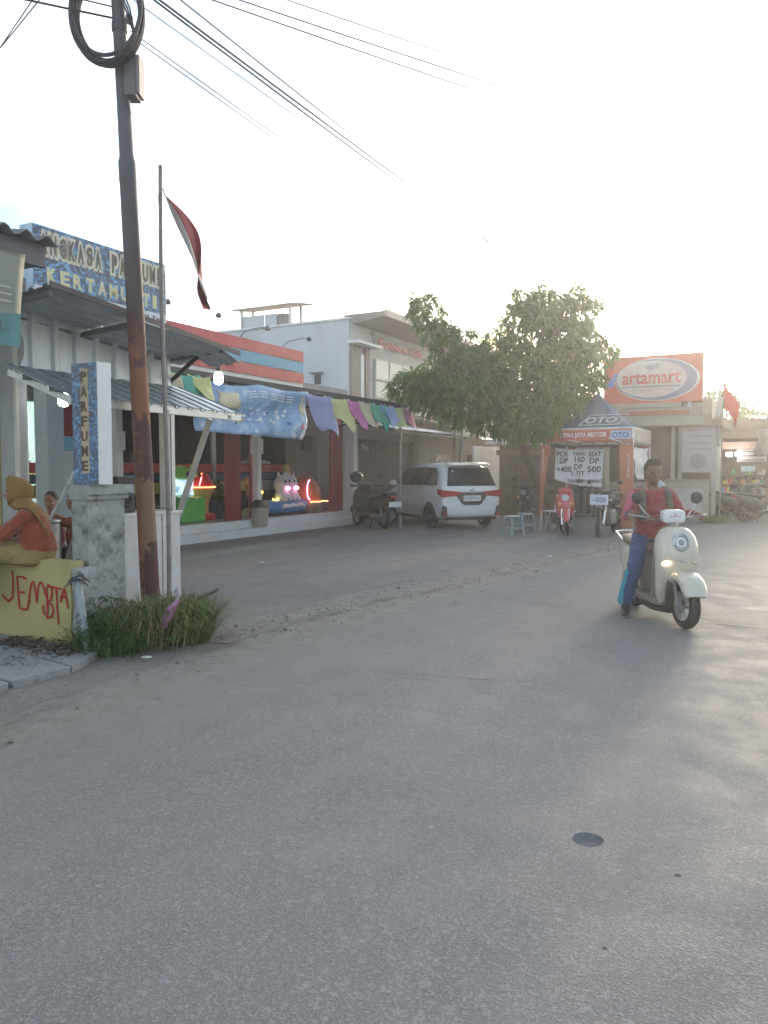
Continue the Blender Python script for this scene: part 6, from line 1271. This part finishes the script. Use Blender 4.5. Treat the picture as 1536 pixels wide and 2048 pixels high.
# ================================================================== promo tent
ORA = mat('tent_orange',(.45,.15,.085),.7,var=.1,scale=2,transl=.15); TBL = mat('tent_blue_grey',(.06,.095,.15),.7,var=.1,scale=2); TLW = mat('tent_white_print',(.62,.6,.58),.7)
A0, A1, B0, B1 = 18.47, 20.75, 3.43, 5.58; ap = Vector(((A0+A1)/2,(B0+B1)/2,3.42)); ze, zb = 2.45, 2.12
t = thing('promo_tent','blue and orange pop up promo tent of a motorcycle dealer','tent',(19.6,4.5,0))
C4 = [Vector((A0,B1,ze)),Vector((A0,B0,ze)),Vector((A1,B0,ze)),Vector((A1,B1,ze))]
def roofp(i0):
    a, b = C4[i0], C4[(i0+1)%4]
    def f(i, j):
        p = a.lerp(b, i); q = p.lerp(ap, j); q.z -= .16*math.sin(math.pi*j)*(1-.3*abs(i-.5)); return q
    return f
for k in range(4): part('roof_panel', MB().grid(roofp(k), 8, 10), TBL, t, smooth=True, ang=0, thick=.004)
part('apex_cap', MB().lathe([(.04,-.03),(.02,.06),(.005,.1)],10,ap), TBL, t, smooth=True)
for k in range(4):
    a, b = C4[k], C4[(k+1)%4]; out = (b-a).cross(Vector((0,0,1))).normalized()
    mids = (a+b)/2; out = out if (mids-ap).dot(out) > 0 else -out
    v = part('valance', MB().grid(lambda i, j: a.lerp(b,i)+Vector((0,0,.02-(ze-zb+.02)*j))+out*(.01+.012*math.sin(i*14)*j), 30, 4), ORA if k != 1 else mat('tent_pale',(.5,.42,.36),.7,transl=.2), t, smooth=True, ang=0, thick=.003)
    part('valance_trim', MB().grid(lambda i, j: a.lerp(b,i)+Vector((0,0,zb-ze-.0-.045*j))+out*(.012+.01*math.sin(i*14)), 24, 1), mat('tent_trim_dark',(.08,.09,.09),.7), v, thick=.003)
    part('roof_edge', MB().bar(a+Vector((0,0,.01)),b+Vector((0,0,.01)),.03), STEEL, t)
X2, Zu = (0,-1,0), (0,0,1)
o = part('name_panel', MB().box(A0-.034,A0-.028,3.98,5.2,2.2,2.4), mat('name_red',(.42,.08,.06),.6), t); text('lettering','SUPRA JAYA MOTOR',TLW,o,(A0-.035,5.16,2.22),X2,Zu,1.14,.15,.004,.03)
o = part('logo_panel', MB().box(A0-.034,A0-.028,3.46,3.94,2.2,2.4), mat('logo_pale_blue',(.3,.38,.55),.6), t); text('lettering','OTO',mat('logo_navy',(.06,.09,.28),.5),o,(A0-.035,3.9,2.23),X2,Zu,.38,.13,.004,.03)
for k in range(7): text('trim_lettering',('MOTOR','SUPRA','JAYA','MOTOR','SUPRA','JAYA','MOTOR')[k],TLW,t,(A0-.036,5.5-k*.3,2.083),X2,Zu,.22,.03,.002)
# logo on the roof slope facing the road end
f0 = roofp(0); p0 = f0(.42,.22); px_ = (f0(.8,.22)-p0).normalized(); py_ = (f0(.42,.5)-p0).normalized()
text('roof_logo','OTO',mat('logo_grey_white',(.42,.46,.5),.6),t,tuple(p0+px_.cross(py_)*.03),tuple(px_),tuple(py_),.75,.3,.004,.03)
part('roof_logo_frame', MB().tube([tuple(p0+px_.cross(py_)*.035+px_*a+py_*b) for a,b in ((-.08,-.08),(.85,-.08),(.95,.38),(.05,.38),(-.08,-.08))],.014,5), mat('logo_grey_white',(.42,.46,.5),.6), t)
for k, c in enumerate(C4):
    lg = part('leg', MB().box(c.x-.02,c.x+.02,c.y-.02,c.y+.02,0,ze), mat('leg_white',(.6,.6,.6),.4,.3), t); part('foot_plate', MB().box(c.x-.06,c.x+.06,c.y-.06,c.y+.06,0,.008), STEEL, lg)
    top = .30; s = 1 if c.y > 4.5 else -1; u_ = c.x-.03 if c.x < 19 else c.x+.03
    wv = MB().add([(u_,c.y+.02*s,zb-.03),(u_,c.y-top*s*(.75 if k != 1 else 1),zb-.03),(u_,c.y-(.28 if k==1 else .1)*s,1.3),(u_,c.y-(.02 if k != 1 else .26)*s,.42 if k != 1 else .12),(u_,c.y+.03*s,.42 if k != 1 else .12)],[(0,1,2,3,4)])
    lb = part('leg_banner', wv, ORA, lg, thick=.004)
    if k < 2: text('lettering','SUPRA JAYA',TLW,lb,(u_-.006,c.y-.06*s-.02,1.45 if k==0 else 1.3),(0,0,1),(0,1,0),.55,.07,.003)
for a, b in ((C4[0],C4[1]),(C4[1],C4[2]),(C4[3],C4[0])):
    mid = (a+b)/2; part('truss', MB().bar(a-Vector((0,0,.1)),mid-Vector((0,0,.35)),.02).bar(b-Vector((0,0,.1)),mid-Vector((0,0,.35)),.02).bar(a-Vector((0,0,.4)),mid-Vector((0,0,.06)),.02).bar(b-Vector((0,0,.4)),mid-Vector((0,0,.06)),.02), STEEL, t)
# price banner
t = thing('price_banner','white price banner with black hand lettering hanging inside the tent','banner',(18.75,4.85,1.0))
def pb(i, j):
    return (18.72+.02*math.sin(i*9+j*3), 5.32-1.18*i+.02*j*(i-.5)+.03*j, 2.02-.92*j-.05*i*(1-j)*0+(.16*j*(1-i)**3)-.03*math.sin(math.pi*i)*(1-j)-.04*i)
part('sheet', MB().grid(pb, 24, 16), mat('banner_sheet_white',(.68,.69,.72),.8,var=.08,scale=5,transl=.15), t, smooth=True, ang=0, thick=.003)
INK = mat('banner_black_ink',(.045,.045,.055),.7)
for s, x, z, w_, h_ in (('PCX',5.27,1.80,.27,.13),('DP',5.20,1.63,.2,.14),('+400',5.27,1.42,.36,.15),('VARIO',4.88,1.82,.33,.1),('160',4.83,1.66,.24,.15),('DP',4.84,1.48,.2,.14),('1,7JT',4.9,1.31,.32,.14),('BEAT',4.5,1.80,.3,.12),('DP',4.47,1.63,.22,.14),('500',4.52,1.42,.32,.15),('TANPA BI CEKING',5.0,1.17,.84,.085)):
    text('hand_lettering', s, INK, t, (18.685,x,z), X2, Zu, w_, h_, .004, .015)
t = thing('side_banner','crumpled silver white banner on the far side of the tent','banner',(20.3,3.4,1.2))
part('sheet', MB().grid(lambda i, j: (19.0+1.5*i, 3.46+.05*math.sin(i*11+j*4)+.03*math.sin(j*9), 2.05-.75*j-.06*math.sin(i*3)), 20, 12), mat('banner_silver',(.5,.5,.5),.45,var=.2,scale=4), t, smooth=True, ang=0, thick=.003)
# folding table with papers
q = st(18.9,5.25,0)
t = thing('folding_table','low folding table with white papers inside the tent','table',(q.x,q.y,0),SA)
part('top', MB().box(-.25,.25,-.35,.35,.44,.465), mat('table_white',(.5,.5,.5),.5), t)
for y in (-.3,.3): part('leg_frame', MB().bar((-.22,y,0),(.22,y,.44),.018).bar((.22,y,0),(-.22,y,.44),.018), STEEL, t)
solo('paper_stack', MB().prism([(-.12,0),(.12,0),(.08,.1),(.0,.16),(-.05,.09)],-.1,.12), mat('paper',(.6,.61,.65),.7), 'tilted white brochures standing on the folding table','papers',(q.x,q.y-.05,.466),SA)
# plastic stools
def stool(label, x, y, rot):
    t = thing('plastic_stool', label, 'stool', (x,y,0), rot, 'plastic stools beside the car'); GP = mat('grey_blue_plastic',(.23,.28,.3),.45,var=.06)
    part('seat', MB().loft([ring((0,0,z),w,w,n=20,pw=5) for z,w in ((.40,.15),(.425,.155),(.44,.145),(.442,.1))]), GP, t, smooth=True)
    for sx in (-1,1):
        for sy in (-1,1): part('leg', MB().loft([ring((sx*(.125+.05*(1-z/.41)),sy*(.125+.05*(1-z/.41)),z),.028,.028,n=8,pw=4) for z in (0,.2,.41)]), GP, t, smooth=True)
    for s in (-1,1): part('rail', MB().box(-.14,.14,s*.15-.012,s*.15+.012,.14,.18), GP, t); part('rail', MB().box(s*.15-.012,s*.15+.012,-.14,.14,.14,.18), GP, t)
stool('nearer grey blue plastic stool right of the white car',2.93,17.45,.5); stool('farther grey blue plastic stool behind the other stool',3.42,18.5,.2)
# dim motorcycle behind the stools is left as the shed's shadow; a parked moped stands there
scooter('parked_scooter','dim dark scooter in the shade behind the plastic stools',(4.05,21.9),R(250),(BK,DKR))
# ================================================================== oval sign shop at right
t = thing('corner_shop','low shop with service window under the red oval sign board','shop',(24.3,3.6,0))
SHW = mat('shop_cream',(.36,.33,.27),.8,var=.1,stain=(.28,.24,.2),samt=.4)
part('sign_beam', MB().box(23.98,24.2,2.6,5.2,2.98,3.3), SHW, t); part('sign_beam_red', MB().box(23.94,23.98,2.9,5.2,3.1,3.22), mat('beam_red',(.35,.08,.05),.6), t)
part('upper_wall', MB().box(24.2,27.5,2.3,5.4,2.75,3.55), SHW, t)
part('eaves', MB().prism([(1.95,2.7),(5.3,2.7),(5.3,2.82),(1.95,2.9)],23.2,27.6,'x'), mat('eaves_brown',(.22,.16,.12),.7), t)
part('eaves_front', MB().box(23.1,23.2,2.4,5.2,2.74,2.96), SHW, t)
for v in (2.15,3.05,3.25,5.1): part('post', MB().box(23.5,23.6,v-.05,v+.05,0,2.74), mat('post_cream',(.42,.4,.36),.7), t)
part('counter', MB().box(23.45,24.0,2.3,3.35,0,1.12), mat('counter_cream',(.36,.35,.31),.6,var=.08), t); part('counter_panel', MB().box(23.43,23.45,2.45,3.2,.15,.95), mat('counter_panel_pale',(.42,.43,.41),.5), t)
part('counter_top', MB().box(23.35,24.05,2.2,3.45,1.12,1.2), mat('counter_wood',(.3,.24,.18),.6), t)
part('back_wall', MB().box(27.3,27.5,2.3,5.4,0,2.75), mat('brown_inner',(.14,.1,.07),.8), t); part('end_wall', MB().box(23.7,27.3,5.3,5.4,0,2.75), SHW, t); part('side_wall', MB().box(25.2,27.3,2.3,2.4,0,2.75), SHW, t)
part('dark_opening_sheet', MB().box(24.2,24.25,2.42,5.25,1.1,2.7), mat('opening_shade_brown',(.13,.09,.06),.7), t); part('low_front', MB().box(24.1,24.2,3.4,5.25,0,1.1), SHW, t)  # dark brown sheet stands in for the shade inside the window opening
t = thing('shop_sign','red sign board with a pale oval reading artamart on the shop roof','sign',(24,3.9,3.4))
u0 = 24.0
part('board', MB().box(u0,u0+.22,2.55,5.35,3.46,4.86), mat('sign_red',(.55,.09,.05),.5,var=.08), t)
part('edge_strip', MB().box(u0-.002,u0+.224,2.53,2.55,3.46,4.86), mat('sign_edge_pale',(.55,.48,.36),.5), t)
def disc(nm, vc, zc, rv, rz, d, mm): part(nm, MB().add([(u0-d,vc+rv*math.cos(a),zc+rz*math.sin(a)) for a in [2*math.pi*k/48 for k in range(48)]]+[(u0-.001,vc+rv*math.cos(a),zc+rz*math.sin(a)) for a in [2*math.pi*k/48 for k in range(48)]],[tuple(range(48))]+[(k,(k+1)%48,48+(k+1)%48,48+k) for k in range(48)]), mm, t)
disc('oval_grey',3.82,4.14,1.2,.63,.004,mat('oval_white_ring',(.6,.58,.55),.5)); disc('oval_navy',3.84,4.14,1.15,.6,.009,mat('oval_navy',(.13,.13,.26),.5)); disc('oval_face',3.97,4.16,1.0,.54,.014,mat('oval_face',(.6,.5,.46),.5))
text('lettering','artamart',mat('sign_letter_red',(.5,.04,.05),.5),t,(u0-.016,4.8,4.02),X2,Zu,1.66,.34,.01,.02)
part('underline', MB().box(u0-.024,u0-.015,3.15,4.8,3.93,3.955), mat('sign_navy_line',(.12,.12,.24),.5), t); part('underline_thin', MB().box(u0-.022,u0-.015,3.35,4.6,3.83,3.842), mat('sign_red_line',(.45,.1,.1),.5), t)
part('emblem', MB().ell((u0-.016,4.0,4.52),(.008,.16,.07)).ell((u0-.018,3.8,4.55),(.008,.07,.09)), mat('sign_emblem_grey',(.35,.33,.36),.5), t)
part('blue_flash', MB().prism([(5.3,4.0),(5.0,4.4),(4.9,4.3),(5.1,3.95)],u0-.012,u0-.001,'x'), mat('sign_blue_flash',(.1,.2,.5),.5), t)
part('stripe_panel', MB().box(u0+.0,u0+.2,3.1,5.2,3.32,3.455), SHW, t)
for v in (2.9,5.0): part('support', MB().box(u0+.06,u0+.14,v-.04,v+.04,3.3,3.46), STEEL, t)
# white menu poster
t = thing('menu_poster','pale printed poster board on the corner of the oval sign shop','poster',(23.4,2.5,1.4))
PB = mat('poster_paper',(.4,.38,.38),.6,var=.05); part('sheet', MB().box(23.36,23.385,2.12,2.98,1.4,2.75), PB, t)
PI = mat('poster_grey_ink',(.27,.25,.26),.6)
for k in range(4): part('print_line', MB().box(23.352,23.36,2.2,2.85,2.58-k*.18,2.62-k*.18), PI, t)
part('print_round', MB().lathe([(.22,0),(.22,.006)],24,(23.358,2.55,1.72),Matrix.Rotation(R(-90),3,'Y')), PI, t)
# flag at the road edge, right
q = W(1440,1045,21.6)
t = thing('flag_pole','short pole with drooping red and white flag before the far stalls','flag pole',(q[0],21.6,0),0.)
part('pole', MB().tube([(0,0,0),(.02,0,2),(.05,0,3.95)],.018,8), BAM, t, smooth=True)
FR2 = mat('flag_bright_red',(.55,.07,.04),.8,var=.08,transl=.45); FW2 = mat('flag_pale',(.55,.52,.52),.8,transl=.4)
part('red_half', MB().grid(lambda i, j: (.06+.42*math.sin(i*1.5)*(1-.15*j)-.1*j*(1-i), .05*math.sin(i*6+j*2), 3.85-.95*i*(.75+.25*j)-.55*j*(1-.55*i)), 14, 10), FR2, t, smooth=True, ang=0, thick=.003)
part('white_half', MB().grid(lambda i, j: (.02-.06*j+.20*i*(1-j*.3)-.13, .06+.05*math.sin(i*6+j*4), 3.5-1.05*j-.35*i*j), 10, 10), FW2, t, smooth=True, ang=0, thick=.003)
# far stalls at right
t = thing('far_stall','low brown roofed stall with banners and shelves at the right edge','stall',(29,2.2,0))
BRW = mat('stall_brown',(.17,.12,.085),.8,var=.15)
def fw(px, py, Y): return Vector(W(px,py,Y))
def quadbox(nm, px0, px1, py0, py1, Y, d, m_, par=t):
    a, b = fw(px0,py1,Y), fw(px1,py0,Y); ia = SM.inverted(); 
    c = ia @ Vector(((a.x+b.x)/2, Y, 0)); hw = (b.x-a.x)/2*1.12
    return part(nm, MB().box(c.x-d/2,c.x+d/2,c.y-hw,c.y+hw,a.z,b.z), m_, par)
quadbox('roof',1432,1545,843,880,27,3.2,mat('stall_roof_brown',(.21,.15,.1),.8,var=.15))
quadbox('back_wall',1430,1560,880,1012,29,.12,BRW)
quadbox('signboard',1446,1518,884,898,25.5,.04,mat('stall_sign_pink',(.6,.38,.3),.6)); quadbox('white_board',1478,1526,899,924,25.3,.04,mat('stall_sign_white',(.58,.53,.5),.6)); 
for k in range(3): quadbox('board_print',1482,1522,902+k*8,905+k*8,25.25,.02,mat('stall_print',(.25,.2,.2),.6))
quadbox('blue_box',1484,1506,932,943,25.4,.3,mat('pale_blue_box',(.35,.45,.48),.6))
for k in range(3): quadbox('shelf',1440,1540,950+k*18,953+k*18,26.2,.5,BRW)
for px in (1432,1476,1530): quadbox('post',px,px+4,880,1040,25.6,.08,BRW)
quadbox('low_wall',1418,1470,985,1036,25.5,.12,mat('stall_low_wall',(.2,.17,.14),.8))
quadbox('lamp',1452,1462,905,913,25.2,.08,mat('stall_lamp',(1,1,1),.4,emit=4)); quadbox('lamp',1470,1480,904,912,25.2,.08,mat('stall_lamp',(1,1,1),.4,emit=4))
part('hung_cloth', MB().grid(lambda i, j: ((SM.inverted() @ fw(1510+30*i+4*math.sin(j*5), 858+52*j, 25)) + Vector((.1*math.sin(i*9),0,0))), 12, 8), mat('hung_cloth',(.4,.37,.31),.85,transl=.3), t, smooth=True, ang=0, thick=.004)
rj = random.Random(9)
for k in range(22):
    px = 1442+rj.random()*90; row = rj.choice((950,968,986)); quadbox('goods', px, px+rj.uniform(4,8), row-rj.uniform(6,13), row-.3, 26.2, .2, rj.choice(pal))
# green patch of weeds beside the counter
tuft('low weeds at the foot of the cream counter', tuple(st(23.1,2.1,0)), .4, 500, .3)
# ================================================================== haze volume, added to stand in for the veil of lens flare
hz = bpy.data.materials.new('flare_haze'); hz.use_nodes = True; hn = hz.node_tree; hn.nodes.clear()
ho = hn.nodes.new('ShaderNodeOutputMaterial'); hv = hn.nodes.new('ShaderNodeVolumePrincipled')
hv.inputs['Color'].default_value = (.93,.94,.95,1); hv.inputs['Density'].default_value = .004; hv.inputs['Anisotropy'].default_value = .68
hn.links.new(hv.outputs[0], ho.inputs['Volume'])
o = part('haze', MB().box(-950,950,-950,950,-1.1,10), hz); tag(o, kind='stuff'); o.display_type = 'WIRE'
